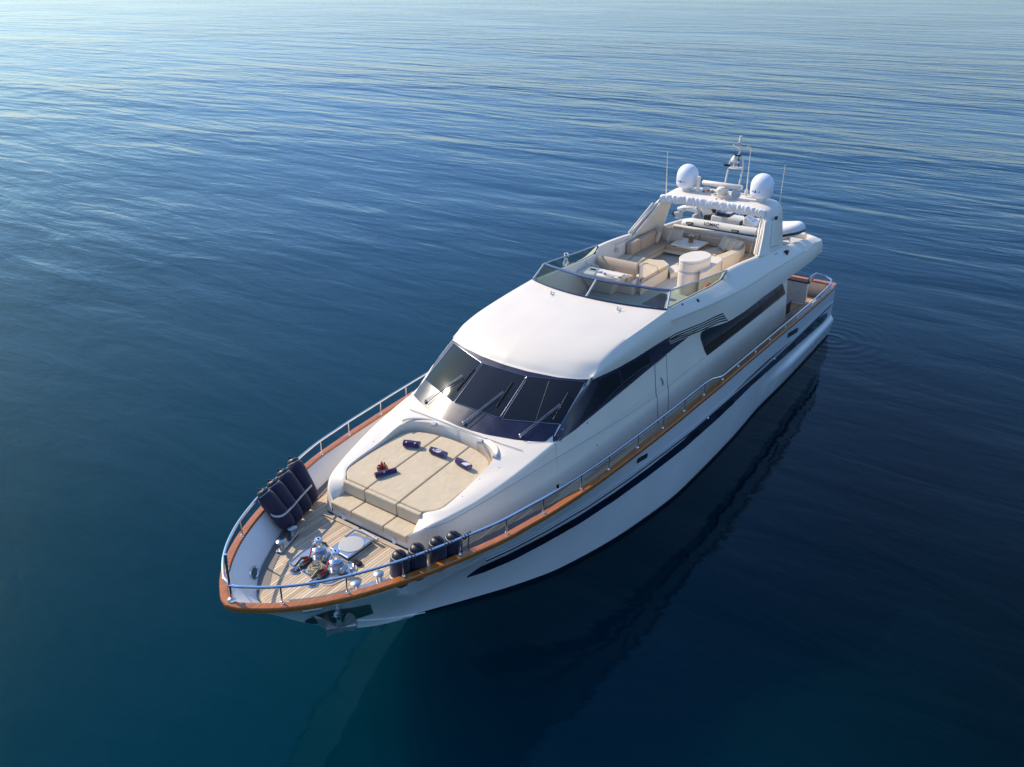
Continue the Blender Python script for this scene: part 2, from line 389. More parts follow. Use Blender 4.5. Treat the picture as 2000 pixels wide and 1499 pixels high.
def drape(bvh, top, bot, n=40, m=4, off=.006, fallback=None):
    """sheet lying just proud of a surface between two sight-line polylines"""
    T = resample([(p[0], p[1], 0) for p in top], n); B = resample([(p[0], p[1], 0) for p in bot], n)
    rows = []
    for a, b in zip(T, B):
        r = []
        for k in range(m+1):
            q = a.lerp(b, k/m); d = ray(q.x, q.y)
            h = bvh.ray_cast(CAMLOC, d)
            if h[0] is None:
                r.append(None); continue
            nn = h[1] if h[1].dot(d) < 0 else -h[1]
            r.append(h[0]+nn*off)
        rows.append(r)
    # fill misses from neighbours
    for r in rows:
        for k in range(m+1):
            if r[k] is None:
                c = [x for x in r if x is not None]
                r[k] = c[min(k, len(c)-1)] if c else Vector((0, 0, -1))
    return rows
def strip(bvh, top, bot, n=40, m=4, off=.006):
    mb = MB(); mb.grid(drape(bvh, top, bot, n, m, off)); return mb
def line_on(bvh, pts, w, n=30, off=.004, r=.006, tube=True):
    P = [p[0] for p in drape(bvh, pts, pts, n, 1, off)]
    mb = MB(); mb.tube(P, r, 6); return mb

# boot stripe at the water
bm_ = MB(); rows = []
for i in range(NU+1):
    u = i/NU*(1-math.sqrt(1-(20.15-.35)/(24.28-.35)))
    rows.append([hull_pt(u, 0, .008, z=zz) for zz in (-.1, -.03, .03, .09)])
bm_.grid(rows).mirror(); mk('boot_stripe', bm_, M['boot'], Y, smooth=60)
# navy stripe with portholes
top = [(912, 1126), (936, 1108), (990, 1084), (1060, 1048), (1130, 1008), (1200, 962), (1265, 915), (1332, 862), (1400, 800), (1459, 741), (1500, 703), (1560, 654), (1604, 617), (1616, 611)]
bot = [(913, 1128), (945, 1118), (1000, 1095), (1060, 1063.5), (1130, 1024), (1200, 978), (1265, 931), (1336, 876), (1404, 816), (1466, 755), (1510, 716), (1568, 665), (1608, 630), (1615, 620)]
mb = strip(hb, top, bot, 80, 4, .007); mb.mirror(); mk('hull_stripe', mb, M['stripe'], Y, smooth=60)
def hull_window(c, w, h, ang, name='porthole', frame=True):
    pts = []
    for k in range(20):
        a = 2*math.pi*k/20; x = w*math.copysign(abs(math.cos(a))**.8, math.cos(a)); y = h*math.copysign(abs(math.sin(a))**.8, math.sin(a))
        x, y = x+y*.25, y
        pts.append((c[0]+x*math.cos(ang)-y*math.sin(ang), c[1]+x*math.sin(ang)+y*math.cos(ang)))
    P = []
    for u, v in pts:
        d = ray(u, v); hh = hb.ray_cast(CAMLOC, d)
        if hh[0] is None: return
        nn = hh[1] if hh[1].dot(d) < 0 else -hh[1]; P.append(hh[0]+nn*.010)
    mb = MB(); mb.add(P, [tuple(range(20))]); g = mk(name, mb, M['glass2'], Y, smooth=0)
    if False:
        mb = MB(); mb.tube(P, .006, 6, closed=True); mk('frame', mb, M['satin'], g)
for c, w_, h_, a in (((962, 1104), 15, 4, -.42), ((1060, 1056), 18, 4.5, -.5), ((1103, 1033), 18, 4.5, -.5), ((1198, 971), 15, 4.5, -.58), ((1358, 849), 12, 4.5, -.72), ((1406, 806), 11, 4.5, -.75), ((1425, 789.5), 11, 4.5, -.75), ((1476, 740), 11, 4.2, -.78),
                     ((1545, 676), 12, 4.5, -.75), ((1580, 644), 11, 4, -.75), ((1602, 626), 7, 4, -.75)):
    hull_window(c, w_, h_, a)
# steel rub line and thin rub mould
rub = [(948, 1091.5), (1000, 1068), (1066, 1033), (1150, 984), (1230, 930), (1300, 878), (1352, 838), (1412, 786), (1480, 727), (1540, 672), (1600, 614), (1630.5, 585)]
mb = MB(); P = [p[0] for p in drape(hb, rub, rub, 160, 1, .022)]; mb.tube(P, .018, 8); mb.mirror(); mk('rub_rail', mb, M['rub'], Y)
rub2 = [(u+.5, v+3.2) for u, v in rub]; mb = MB(); P = [p[0] for p in drape(hb, rub2, rub2, 160, 1, .014)]; mb.tube(P, .02, 6); mb.mirror(); mk('rub_seam', mb, M['black'], Y)
# anchor pocket and side fittings
def poly_on(bvh, pts, matl, name, parent=Y, off=.008, sub=0, thick=0):
    P = []
    for u, v in pts:
        d = ray(u, v); h = bvh.ray_cast(CAMLOC, d)
        if h[0] is None: continue
        nn = h[1] if h[1].dot(d) < 0 else -h[1]; P.append(h[0]+nn*off)
    if len(P) < 3: return None
    mb = MB(); mb.add(P, [tuple(range(len(P)))]); o = mk(name, mb, matl, parent, smooth=0); return o
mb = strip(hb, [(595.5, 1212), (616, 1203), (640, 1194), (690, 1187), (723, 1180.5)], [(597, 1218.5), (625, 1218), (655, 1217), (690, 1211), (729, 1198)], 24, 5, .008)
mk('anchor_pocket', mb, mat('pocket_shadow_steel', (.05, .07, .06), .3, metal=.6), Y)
mb = MB(); P = [A(593, 1195, y=.75)]
mb = line_on(hb, [(593, 1195.5), (612, 1192), (630, 1189)], 0, 12, .012, .018); mk('hull_fairlead', mb, M['chrome'], Y)
mb = line_on(hb, [(693, 1212), (730, 1211), (780, 1206.5), (830, 1196)], 0, 24, .0, .02); mk('spray_rail', mb, M['hull'], Y)
for (u0, v0) in ((1254, 895), (1548, 650)):
    ff = poly_on(hb, [(u0-11, v0+9), (u0-9, v0+1), (u0+9, v0-10), (u0+11, v0-8), (u0+9, v0-1), (u0-9, v0+10)], M['chrome'], 'fairlead_plate', off=.01)
    if ff: poly_on(hb, [(u0-8, v0+6), (u0-7, v0+1.5), (u0+7, v0-7), (u0+8, v0-5.5), (u0+6, v0-1), (u0-6, v0+7.5)], M['dark'], 'fairlead_hole', ff, off=.014)
for u0, v0 in ((1381, 817), (1511, 701)):
    h = hb.ray_cast(CAMLOC, ray(u0, v0))
    if h[0]:
        mb = MB(); mb.lathe([(.045, 0), (.05, .02), (.02, .05)], h[0], 12, (0, 1, .1)); mk('hull_outlet', mb, M['chrome'], Y)

# cap rail ------------------------------------------------------------
def cap_xy(off, n=150, x0=.35):
    """plan curve of the sheer moved inboard by off, stern to stem (port)"""
    pts = []
    for i in range(n+1):
        g = 1-(1-i/n)**2; x = x0+(24.28-x0)*g; pts.append(Vector((x, sheer_y(x), 0)))
    out = []
    for i, p in enumerate(pts):
        a = pts[max(i-1, 0)]; b = pts[i+1] if i < n else Vector((pts[i-1].x, -pts[i-1].y, 0))
        t = (b-a).normalized(); nn = Vector((-t.y, t.x, 0))
        if nn.y > 0: nn = -nn
        if i == n: nn = Vector((-1, 0, 0))
        q = p+nn*off; q.y = max(q.y, 0); q.z = cap_z(p.x); out.append(q)
    return out
co, ci = cap_xy(-.015), cap_xy(.12)
ch, cj = cap_xy(-.045), cap_xy(.0)
cm = MB(); rows = []
for i in range(len(co)):
    o_, n_ = co[i], ci[i]
    f = lambda k, z: Vector((o_.x+(n_.x-o_.x)*k, o_.y+(n_.y-o_.y)*k, o_.z+z))
    rows.append([f(.05, -.10), f(.02, -.06), f(-.03, -.05), f(-.04, -.015), f(.05, .004), f(.5, .007), f(.95, .004), f(1.02, -.01), f(1.02, -.045), f(.9, -.05)])
cm.grid(rows, True).mirror()
mk('cap_rail', cm, M['cap'], Y, smooth=50, merge=.003)
# transom cap
mb = MB(); mb.box((.42, 1.95, 2.42), (.24, 2.1, .07)); mk('transom_cap', mb, M['cap'], Y, bevel=.02)
mb = MB(); mb.box((.42, -1.95, 2.42), (.24, 2.1, .07)); mk('transom_cap', mb, M['cap'], Y, bevel=.02)
# bulwark inner face and top seam
bi = cap_xy(.13)
def bulw_foot(p, ins=0.0):
    """foot of the bulwark on the deck, set in under the flare towards the bow"""
    x = 16+(p.x-16)*(23.62-16)/(24.15-16) if p.x > 16 else p.x
    y = tab(x, [(16, 2.76), (17.8, 2.53), (19, 2.30), (20.26, 2.0), (21.1, 1.76), (21.98, 1.40), (22.55, 1.09), (22.98, .82), (23.32, .50), (23.5, .28), (23.62, 0)]) if x > 16 else p.y-.06
    if x <= 16: y = p.y-.06-.02*max(0, x-14)/2
    return Vector((x-ins*.5*(p.x > 22.5), max(0, y-ins), 0))
mb = MB(); rows = []
for p in bi:
    q = bulw_foot(p); rows.append([Vector((p.x, p.y, p.z-.04)), Vector((q.x*.35+p.x*.65, q.y*.35+p.y*.65, (p.z+deck_z(p.x))/2+.05)), Vector((q.x, q.y, deck_z(p.x)-.03))])
mb.grid(rows).mirror(); mk('bulwark', mb, M['inner'], Y, smooth=60, merge=.003)
# decks
mb = MB(); rows = []
for p in bi:
    q = bulw_foot(p); rows.append([Vector((q.x, q.y*k, deck_z(p.x)+.03*(1-k*k))) for k in (1, .75, .5, .25, 0)])
mb.grid(rows).mirror(); mk('teak_deck', mb, M['teak'], Y, smooth=60, merge=.003)
m1, m2 = cap_xy(.13), cap_xy(.36)
mb = MB(); rows = []
for p, q in zip(m1, m2):
    if p.x < 14: continue
    a = bulw_foot(p); q = bulw_foot(p, .20)
    rows.append([Vector((a.x, a.y, deck_z(p.x)+.008)), Vector((q.x, q.y, deck_z(p.x)+.024))])
mb.grid(rows).mirror(); mk('deck_margin', mb, M['teakd'], Y, smooth=60)

# ------------------------------------------------------------------ superstructure shell (port half, mirrored)
sm = MB()
def base_y(x): return tab(x, [(3.4, 2.30), (8, 2.37), (13, 2.34), (15.2, 2.27), (16.8, 2.18), (18.0, 2.04), (19.1, 1.86), (20.29, 1.60), (20.75, 1.42), (21.0, 1.22), (21.1, 1.05)])
def ridge_y(x): return tab(x, [(11, 2.10), (15, 2.06), (17.57, 1.97), (18.77, 1.87), (19.75, 1.70), (20.4, 1.52), (20.69, 1.41), (20.95, 1.22), (21.06, 1.02)])
def ridge_z(x): return tab(x, [(11, 3.94), (13.3, 3.90), (16, 3.83), (17.57, 3.74), (18.77, 3.60), (19.75, 3.47), (20.69, 3.36), (20.9, 3.27), (21.06, 3.12)])
xsA = [17.57+(21.06-17.57)*math.sin(math.pi/2*i/34) for i in range(35)]
rows = []
for x in xsA:
    zb = deck_z(x)-.04; yb = base_y(x); yr = ridge_y(x); zr = ridge_z(x); r = []
    for k in range(9):
        t = k/8
        y = yb+(yr-yb)*(t**.9)
        z = zb+(zr-.07-zb)*t
        r.append(Vector((x+.03*(1-t)*(x > 20.5), y, z)))
    # shoulder
    for a in (22, 45, 68, 90):
        rr = .07; r.append(Vector((x, yr-rr*(1-math.cos(R(a))), zr-rr+rr*math.sin(R(a)))))
    rows.append(r)
sm.grid(rows)
sm.grid([rows[-1], [Vector((21.087, .985, p.z)) for p in rows[-1]]])
ridge_loop = [r[-1] for r in rows]            # from x 17.57 to 21.06
# windscreen base curve, corner to centre
WB = spline([(17.57, 1.87, 3.74), (17.80, 1.58, 3.755), (17.97, 1.15, 3.78), (18.13, .65, 3.80), (18.18, 0, 3.81)], 8)
WT = spline([(16.08, 1.88, 4.60), (16.33, 1.55, 4.62), (16.47, 1.15, 4.645), (16.58, .6, 4.67), (16.62, 0, 4.68)], 8)
# coaming inner lip and pad outline (port half), front to centre aft
LIP = spline([(21.05, 1.0, 3.06), (20.92, 1.0, 3.13), (20.76, 1.0, 3.28), (20.62, 1.03, 3.385), (20.40, 1.22, 3.42), (20.10, 1.27, 3.46), (19.4, 1.26, 3.54), (18.9, 1.26, 3.64), (18.62, 1.20, 3.69), (18.42, .98, 3.71), (18.30, .6, 3.72), (18.26, 0, 3.73)], 6)
outer = list(reversed(ridge_loop))+WB[1:]
n_ = 70
OUT = resample(outer[:len(ridge_loop)], 46)+resample(WB, 25)[1:]
INN = resample(LIP, 120)
# match by fraction: side portion to x 18.9, then rear
def split(P, x): 
    i = min(range(len(P)), key=lambda k: abs(P[k].x-x) + (0 if P[k].y > 1.1 else 5)); return P[:i+1], P[i:]
a_, b_ = split(INN, 18.75)
IN2 = resample(a_, 46)+resample(b_, 25)[1:]
rows = []
for o_, i_ in zip(OUT, IN2):
    r = []
    for k in range(5):
        t = k/4; p = o_.lerp(i_, t); p.z += .015*math.sin(math.pi*t); r.append(p)
    r.append(i_+Vector((0, 0, -.012))+(i_-o_).normalized()*.02)
    r.append(Vector((r[-1].x, r[-1].y, 2.94 if i_.x > 20.55 else 3.2)))
    rows.append(r)
sm.grid(rows)
# recess floor, seat floor and front face
sm.add([(21.05, 1.02, 2.96), (21.05, 0, 2.96), (20.5, 0, 2.96), (20.5, 1.02, 2.96)], [(0, 1, 2, 3)])
sm.add([(20.58, 1.4, 3.21), (20.58, 0, 3.21), (18.1, 0, 3.21), (18.1, 1.4, 3.21)], [(0, 1, 2, 3)])
sm.add([(20.575, 1.3, 3.21), (20.575, 0, 3.21), (20.575, 0, 2.9), (20.575, 1.3, 2.9)], [(0, 1, 2, 3)])
rows = []
for y in (0, .35, .7, .985): rows.append([Vector((21.09, y, deck_z(21)-.05)), Vector((21.09, y, 2.85)), Vector((21.05, y, 2.965))])
sm.grid(rows)
# windscreen wall (from base curve to top curve)
A1 = resample(WB, 20); B1 = resample(WT, 20); rows = []
for a, b in zip(A1, B1): rows.append([a.lerp(b, k/6)+Vector((.05*math.sin(math.pi*k/6), 0, .03*math.sin(math.pi*k/6))) for k in range(7)])
sm.grid(rows)
# side wall aft of the windscreen corner
def low_y(x): return tab(x, [(.9, 2.50), (3, 2.60), (8, 2.60), (9.5, 2.50), (11, 2.28), (12.67, 2.09), (13.6, 2.06), (15.16, 2.01), (16.08, 1.93)])
def low_z(x): return tab(x, [(.9, 3.72), (1.6, 3.74), (4, 3.83), (5.5, 3.87), (7.7, 3.94), (9.4, 3.92), (11, 4.10), (12.67, 4.37), (13.6, 4.43), (15.16, 4.54), (16.08, 4.60)])
rows = []
for i in range(60):
    x = 17.57+(3.45-17.57)*i/59
    if x > 16.08: zt = 3.74+(4.60-3.74)*(17.57-x)/(17.57-16.08); yt = 1.87+.01*(17.57-x)
    else: zt = low_z(x); yt = min(low_y(x), 2.07)-.01
    zb = deck_z(x)-.05; yb = base_y(x); zm = min(ridge_z(x), zt-.02); ym = ridge_y(x)
    if x > 17.2: ym = ym
    r = []
    for k in range(9):
        t = k/8; r.append(Vector((x, yb+(ym-yb)*t**.9, zb+(zm-zb)*t)))
    for k in range(1, 5):
        t = k/4; r.append(Vector((x, ym+(yt-ym)*t, zm+(zt-zm)*t)))
    rows.append(r)
sm.grid(rows)
_wb = MB(); _wb.grid(rows); wallb = BVHTree.FromPolygons([Vector(v) for v in _wb.v], _wb.f); _wr = rows
# aft bulkhead of the saloon
r = rows[-1]; sm.add(r+[Vector((p.x, 0, p.z)) for p in r], [(j, j+1, len(r)+j+1, len(r)+j) for j in range(len(r)-1)])
# roof: from the brow to the flybridge windscreen
def rr_y(x): return tab(x, [(12.5, 1.98), (13.05, 1.97), (14.02, 1.94), (14.94, 1.90), (15.61, 1.885), (16.08, 1.88)])
def rr_z(x): return tab(x, [(12.5, 5.06), (13.05, 5.00), (14.02, 4.98), (14.94, 4.93), (15.61, 4.83), (15.95, 4.68), (16.08, 4.61)])
FB = spline([(12.58, 1.95, 5.07), (12.72, 1.75, 5.09), (12.93, 1.2, 5.11), (13.08, .55, 5.13), (13.13, 0, 5.14)], 8)   # foot of fly windscreen
B2 = resample(WT, 26); F2 = resample(FB, 26); rows = []
for j, (b, f_) in enumerate(zip(B2, F2)):
    s = j/25; r = [b+Vector((.0, 0, 0))]
    cz = lambda t: tab(t, [(0, 0), (.03, .09), (.07, .16), (.13, .23), (.22, .30), (.40, .37), (.65, .42), (1, .44)])
    ez = lambda t: tab(t, [(0, 0), (.06, .10), (.13, .22), (.33, .33), (.6, .385), (1, .44)])
    for k in range(1, 25):
        t = (k/24)**1.7
        x = b.x+(f_.x-b.x)*t; y = b.y+(f_.y-b.y)*t
        if s < .04: y = rr_y(x)
        w_ = min(1, s*1.6); c = (ez(t)*(1-w_)+cz(t)*w_)/.44
        z = b.z+(f_.z-b.z)*c
        r.append(Vector((x, y, z)))
    rows.append(r)
# soften the ridge: drop the outermost columns slightly
sm.grid(rows)
roof_edge = rows[0]
# roof side from ridge down to window top
rows = []
for p in roof_edge:
    x = p.x; l = Vector((x, low_y(x), low_z(x)))
    if l.z > p.z-.01: l.z = p.z-.005; l.y = p.y+.02
    r = [p]
    for k in range(1, 9):
        t = k/8; q = p.lerp(l, t); q.y += .07*math.sin(math.pi*t)*min(1, (p.z-l.z)/.4); q.z += .02*math.sin(math.pi*t); r.append(q)
    rows.append(r)
sm.grid(rows)
# fly bulwark band outer face
def top_y(x): return tab(x, [(1.3, 2.22), (2.0, 2.27), (4.5, 2.17), (6.76, 2.13), (9.05, 2.05), (10.5, 2.01), (12.56, 1.95)])
def top_z(x): return tab(x, [(1.3, 4.24), (2.0, 4.36), (4.5, 4.66), (6.76, 4.93), (8.6, 5.08), (8.95, 5.09), (9.2, 4.90), (9.8, 4.90), (10.58, 4.95), (12.56, 5.07)])
def mid_y(x): return tab(x, [(1.0, 2.50), (8, 2.50), (10, 2.38), (12.56, 2.07)])
def mid_z(x): return tab(x, [(1.0, 4.12), (2.3, 4.28), (4.6, 4.40), (7.4, 4.56), (9.5, 4.66), (12.56, 4.80)])
xsB = [12.56-(12.56-8.6)*i/34 for i in range(35)]+[8.6-(8.6-1.3)*i/40 for i in range(1, 41)]
rows = []; inner = []
for i, x in enumerate(xsB):
    a = Vector((x, top_y(x), top_z(x))); m_ = Vector((x, mid_y(x), mid_z(x))); l = Vector((x, low_y(x), low_z(x)))
    r = [a]
    for k in (.2, .4, .6, .8, .95): q = a.lerp(m_, k); q.z += .012; r.append(q)
    for k in (.05, .25, .5, .75, .93, 1): q = m_.lerp(l, k); q.y += .05*math.sin(math.pi*k)*min(1, max(0, (11.5-x)/3)); r.append(q)
    r.append(l+Vector((0, -.03, -.03))); r.append(Vector((x, 2.0, l.z-.03 if x < 9.5 else l.z-.005)))
    rows.append(r)
    inner.append([a, a+Vector((0, -.05, .008)), a+Vector((0, -.10, 0)), Vector((x, a.y-.13, a.z-.05)), Vector((x, a.y-.16, 3.98))])
sm.grid([r[:7] for r in rows]); sm.grid([[r[6]+Vector((0, .007, -.004))]+r[7:] for r in rows]); sm.grid(inner)
# rounded aft corner of overhang, closing to the centre
last = rows[-1]; li = inner[-1]
def sweep(last, dx, cx=1.6):
    out = []
    for k in range(9):
        a = math.pi/2*k/8; out.append([Vector((p.x - dx*math.sin(a)*(1 if True else 0), (p.y-cx)+cx-(1-math.cos(a))*min(.9, p.y), p.z)) for p in last])
    fin = [Vector((p.x, 0, p.z)) for p in out[-1]]
    out.append(fin); return out
sm.grid(sweep(last, .35)); sm.grid(sweep(li, .35))
# overhang soffit
rows = []
for x in [9.4-(9.4-.95)*i/12 for i in range(13)]: rows.append([Vector((x, low_y(x)-.02, low_z(x)-.03)), Vector((x, 0, low_z(x)-.03))])
sm.grid(rows)
sm.mirror()
shell = mk('superstructure', sm, M['white'], Y, smooth=38, merge=.004, recalc=False)
sb = BVHTree.FromPolygons([Vector(v) for v in sm.v], sm.f)
# fly deck floor
mb = MB(); mb.prism([(x, top_y(x)-.14) for x in xsB]+[(x, -top_y(x)+.14) for x in reversed(xsB)]+[(12.95, -1.1), (13.08, 0), (12.95, 1.1)], 3.97, 4.0)
mk('fly_deck', mb, M['nonslip'], Y, smooth=0)

# ------------------------------------------------------------------ windscreen, side glazing, door, louvres
ws = strip(sb, [(884, 664.5), (910, 681), (942, 697), (985, 713), (1030, 726), (1090, 738), (1130, 741.5), (1163, 741)],
           [(803, 767), (820, 786), (836, 799), (862, 817), (892, 831), (920, 841), (950.8, 849.5), (1006.8, 859.5), (1047, 863.3), (1095, 863.3)], 44, 10, .006)
wsp = mk('windscreen', ws, M['panel'], Y, smooth=50)
def pane(bvh, quad, name, parent, matl, off=.012, n=10, m=8):
    (a, b, c, d) = quad
    mb = MB(); mb.grid(drape(bvh, [a, b], [d, c], n, m, off)); return mk(name, mb, matl, parent, smooth=50)
def border(bvh, pts, off, r, matl, name, parent, n=60):
    P = list(pts)+[pts[0]]; Q = resample([(p[0], p[1], 0) for p in P], n); W_ = []
    for q in Q[:-1]:
        d = ray(q.x, q.y); h = bvh.ray_cast(CAMLOC, d)
        if h[0]: W_.append(h[0]+(h[1] if h[1].dot(d) < 0 else -h[1])*off)
    mb = MB(); mb.tube(W_, r, 6, closed=True); return mk(name, mb, matl, parent)
quads = [((887.5, 672), (941, 710), (885, 785), (831.5, 742.5)),
         ((944, 711), (1029, 736.5), (976, 817.5), (888, 787)),
         ((1032, 737), (1143.5, 747), (1096, 829.5), (980, 820))]
for q in quads:
    g = pane(sb, q, 'pane', wsp, M['glass'], .011); border(sb, q, .014, .006, M['railblue'], 'frame', wsp)
mb = line_on(sb, [(1073, 744), (1046, 824)], 0, 12, .014, .004); inherit(mk('join', mb, M['panel'], Y), wsp)
side = strip(sb, [(1158.5, 741.3), (1185, 729), (1206.8, 718.5), (1240, 700), (1268, 682.3), (1301.3, 661.3), (1330, 655), (1349.5, 652)],
             [(1089, 864), (1122.7, 840), (1146, 820.5), (1169.4, 801.5), (1225, 756), (1277.5, 712), (1301.5, 692), (1349.8, 654)], 50, 6, .009)
sp_ = mk('side_glazing', side, M['panel'], Y, smooth=50)
for q in (((1168, 745), (1206, 724.5), (1216, 756), (1170, 795)), ((1166, 752), (1168.5, 794), (1130, 828), (1118, 836)) if 0 else ((1164, 757), (1167, 757), (1167.5, 797), (1131, 827)),
          ((1210, 722), (1266, 689), (1269.5, 711.5), (1219, 753))):
    pane(sb, q, 'pane', sp_, M['glass'], .011, 8, 4)
# starboard copies of glazing, seen in the water and from the side
def mirrored(o, name, matl, parent=Y):
    me = o.data.copy()
    for v in me.vertices: v.co.y *= -1
    me.flip_normals(); q = bpy.data.objects.new(name, me); COL.objects.link(q); q.parent = parent; return q
mirrored(sp_, 'side_glazing', M['panel'])
# saloon window
sal = strip(wallb, [(1368, 662), (1367.8, 653), (1371, 648), (1385, 640), (1400, 634.5), (1424, 627), (1450, 602), (1483, 579), (1510, 559), (1526, 547)],
            [(1371.5, 672), (1374, 680), (1376.5, 687), (1380, 694), (1400, 679), (1425, 659), (1455, 636), (1483, 613.5), (1510, 591.5), (1533.5, 573)], 60, 6, .012)
sw = mk('saloon_window', sal, M['glass2'], Y, smooth=50)
mirrored(sw, 'saloon_window', M['glass'])
for a, b in (((1483, 588), (1487, 611)), ((1514, 568), (1520, 585))):
    inherit(mk('mullion', line_on(sb, [a, b], 0, 6, .010, .008), M['black'], Y), sw)
inherit(mk('trim', line_on(sb, [(1380, 695), (1425, 660.5), (1483, 614.5), (1534, 573.8)], 0, 20, .01, .010), M['navy'], Y), sw)
# louvres: dark slots between white blades on the fairing
def lv(t):
    a = [(1303, 661), (1320, 651), (1345, 641), (1375, 629), (1398, 617), (1412, 611.5)]
    b = [(1309, 673), (1326, 665.5), (1350, 656.5), (1378, 644.5), (1403, 632.5), (1423, 628)]
    return [(p[0]+(q[0]-p[0])*t, p[1]+(q[1]-p[1])*t) for p, q in zip(a, b)]
for k in range(4):
    t0 = k*.25; mb = strip(sb, lv(t0+.0), lv(t0+.155), 24, 2, .006); lo = mk('louvre_slot', mb, M['black'], Y, smooth=50)
    P = [p[0] for p in drape(sb, lv(t0+.18), lv(t0+.18), 24, 1, .004)]; mb = MB(); mb.tube(P, .010, 6); inherit(mk('blade', mb, M['white'], Y), lo)
# door
d1 = [(1278.5, 713), (1279.5, 740), (1281, 773), (1283.5, 776), (1284.5, 810), (1285.5, 832)]
d2 = [(1301, 694), (1302, 720), (1303, 754), (1305, 757), (1305, 780), (1304, 806)]
dm = strip(sb, [d1[0], d2[0]], [d1[-1], d2[-1]], 8, 10, .005)
door = mk('side_door', dm, M['white'], Y, smooth=50)
for d_ in (d1, d2, [(1278.5, 713), (1301, 694)]):
    inherit(mk('seam', line_on(sb, d_, 0, 24, .006, .007), M['wire'], Y), door)
inherit(mk('handle', line_on(sb, [(1289, 738), (1292, 744), (1293.5, 752)], 0, 8, .03, .016), M['satin'], Y), door)
mk('moulding_shade_line', line_on(sb, [(806, 1027), (826, 1032), (848, 1031), (882, 1017), (955, 975), (1016, 938), (1090, 893), (1180, 840), (1230, 809), (1283, 773), (1330, 735), (1378, 697)], 0, 80, .0, .007), M['ledge_shade'], Y)
# engine room grille on the aft wall
for k in range(7):
    mk('vent_slat', line_on(sb, [(1498+k*.0, 632+k*3.6), (1519, 611+k*3.6)], 0, 6, .004, .008), M['white'], Y)
# small fittings on the coachroof and roof
mk('guard_line', (lambda m_: m_)(line_on(sb, [(800.5, 801.5), (860, 823), (920, 846), (980, 869), (1020.5, 882)], 0, 30, .02, .006)), M['wire'], Y)
for u0, v0 in ((716, 906), (693, 936), (937, 936), (975, 914), (903, 970), (730, 863)):
    h = sb.ray_cast(CAMLOC, ray(u0, v0)); mb = MB(); mb.lathe([(.014, -.002), (.014, .004), (.006, .007)], h[0], 8, h[1]); mk('deck_plug', mb, M['satin'], Y)
for u0, v0 in ((1076.5, 575.5), (1206, 606)):
    h = sb.ray_cast(CAMLOC, ray(u0, v0)); c = h[0]; mb = MB()
    mb.lathe([(.03, -.01), (.03, .02), (.015, .05), (.015, .07)], c, 10); 
    for a in (0.3, 1.9, 3.6): mb.tube([c+Vector((0, 0, .06)), c+Vector((.11*math.cos(a), .11*math.sin(a), .05))], .010, 6)
    mk('roof_cleat', mb, M['chrome'], Y)
for u0, v0, r_ in ((1363, 587.5, .05), (1332.5, 595, .025), (1166, 870, .02), (1147, 827, .02), (1246, 868 if 0 else 826, .018)):
    h = sb.ray_cast(CAMLOC, ray(u0, v0)); 
    if h[0]: mb = MB(); mb.lathe([(r_, -.002), (r_, .015), (r_*.4, .03)], h[0], 10, h[1]); mk('side_fitting', mb, M['dark'], Y)
h = sb.ray_cast(CAMLOC, ray(1533, 492)); mb = MB(); mb.box(h[0]+Vector((0, .05, -.02)), (.16, .10, .14)); nl = mk('side_navigation_light', mb, M['black'], Y, bevel=.01)
mb = MB(); mb.box(h[0]+Vector((.0, .105, .02)), (.10, .02, .08)); mk('light_lens', mb, M['red'], nl)
for u0, v0 in ((1183, 810),): pass
# wipers
for (b0, el, t0, t1, pz) in (((833, 785), (905, 736.5), (893, 764), (928, 722), 0), ((907, 827), (984, 768.5), (970, 796), (1002, 748), 0), ((1017, 851), (1093, 792), (1080, 822), (1109, 769), 0)):
    def on(p, off): 
        h = sb.ray_cast(CAMLOC, ray(*p)); n_ = h[1] if h[1].dot(ray(*p)) < 0 else -h[1]; return h[0]+n_*off
    base = on(b0, .05); e_ = on(el, .07); mb = MB(); wr = thing('dummy', 'x', 'x') if 0 else None
    mb.tube([base, e_], .009, 6); mb.tube([base+Vector((.05, .05, 0)), e_+Vector((.03, .04, 0))], .007, 6)
    mb.lathe([(.035, -.06), (.035, .0), (.015, .02)], base, 10)
    wpr = mk('wiper_arm', mb, M['satin'], Y)
    mb = MB(); mb.tube([on(t0, .03), on(((t0[0]+t1[0])/2, (t0[1]+t1[1])/2), .035), on(t1, .03)], .012, 6); mk('wiper_blade', mb, M['black'], wpr)

# ------------------------------------------------------------------ flybridge windscreen
TOPG = spline([(12.20, 1.84, 5.43), (12.33, 1.5, 5.44), (12.46, 1.0, 5.455), (12.58, .45, 5.465), (12.62, 0, 5.47)], 8)
full = lambda P: [Vector((p.x, -p.y, p.z)) for p in P]+[Vector(p) for p in reversed(P[:-1])]
bt, tp = resample(full(FB), 41), resample(full(TOPG), 41)
clear = bpy.data.materials.new('clear_smoked_glass'); clear.use_nodes = True
_n = clear.node_tree; _p = _n.nodes['Principled BSDF']; _p.inputs['Base Color'].default_value = (.55, .66, .60, 1); _p.inputs['Transmission Weight'].default_value = 1.0
_p.inputs['Roughness'].default_value = .0; _p.inputs['IOR'].default_value = 1.0
_g = _n.nodes.new('ShaderNodeBsdfGlossy'); _g.inputs['Roughness'].default_value = .03
_t = _n.nodes.new('ShaderNodeBsdfTransparent'); _t.inputs[0].default_value = (.50, .58, .54, 1)
_m = _n.nodes.new('ShaderNodeMixShader'); _f = _n.nodes.new('ShaderNodeFresnel'); _f.inputs[0].default_value = 1.22
_m.inputs[0].default_value = .05; _n.links.new(_t.outputs[0], _m.inputs[1]); _n.links.new(_g.outputs[0], _m.inputs[2]); _n.links.new(_m.outputs[0], _n.nodes['Material Output'].inputs[0])
fw = None
mb = MB(); mb.tube(tp, .036, 8); fw = mk('flybridge_windscreen', mb, M['railblue'], Y)
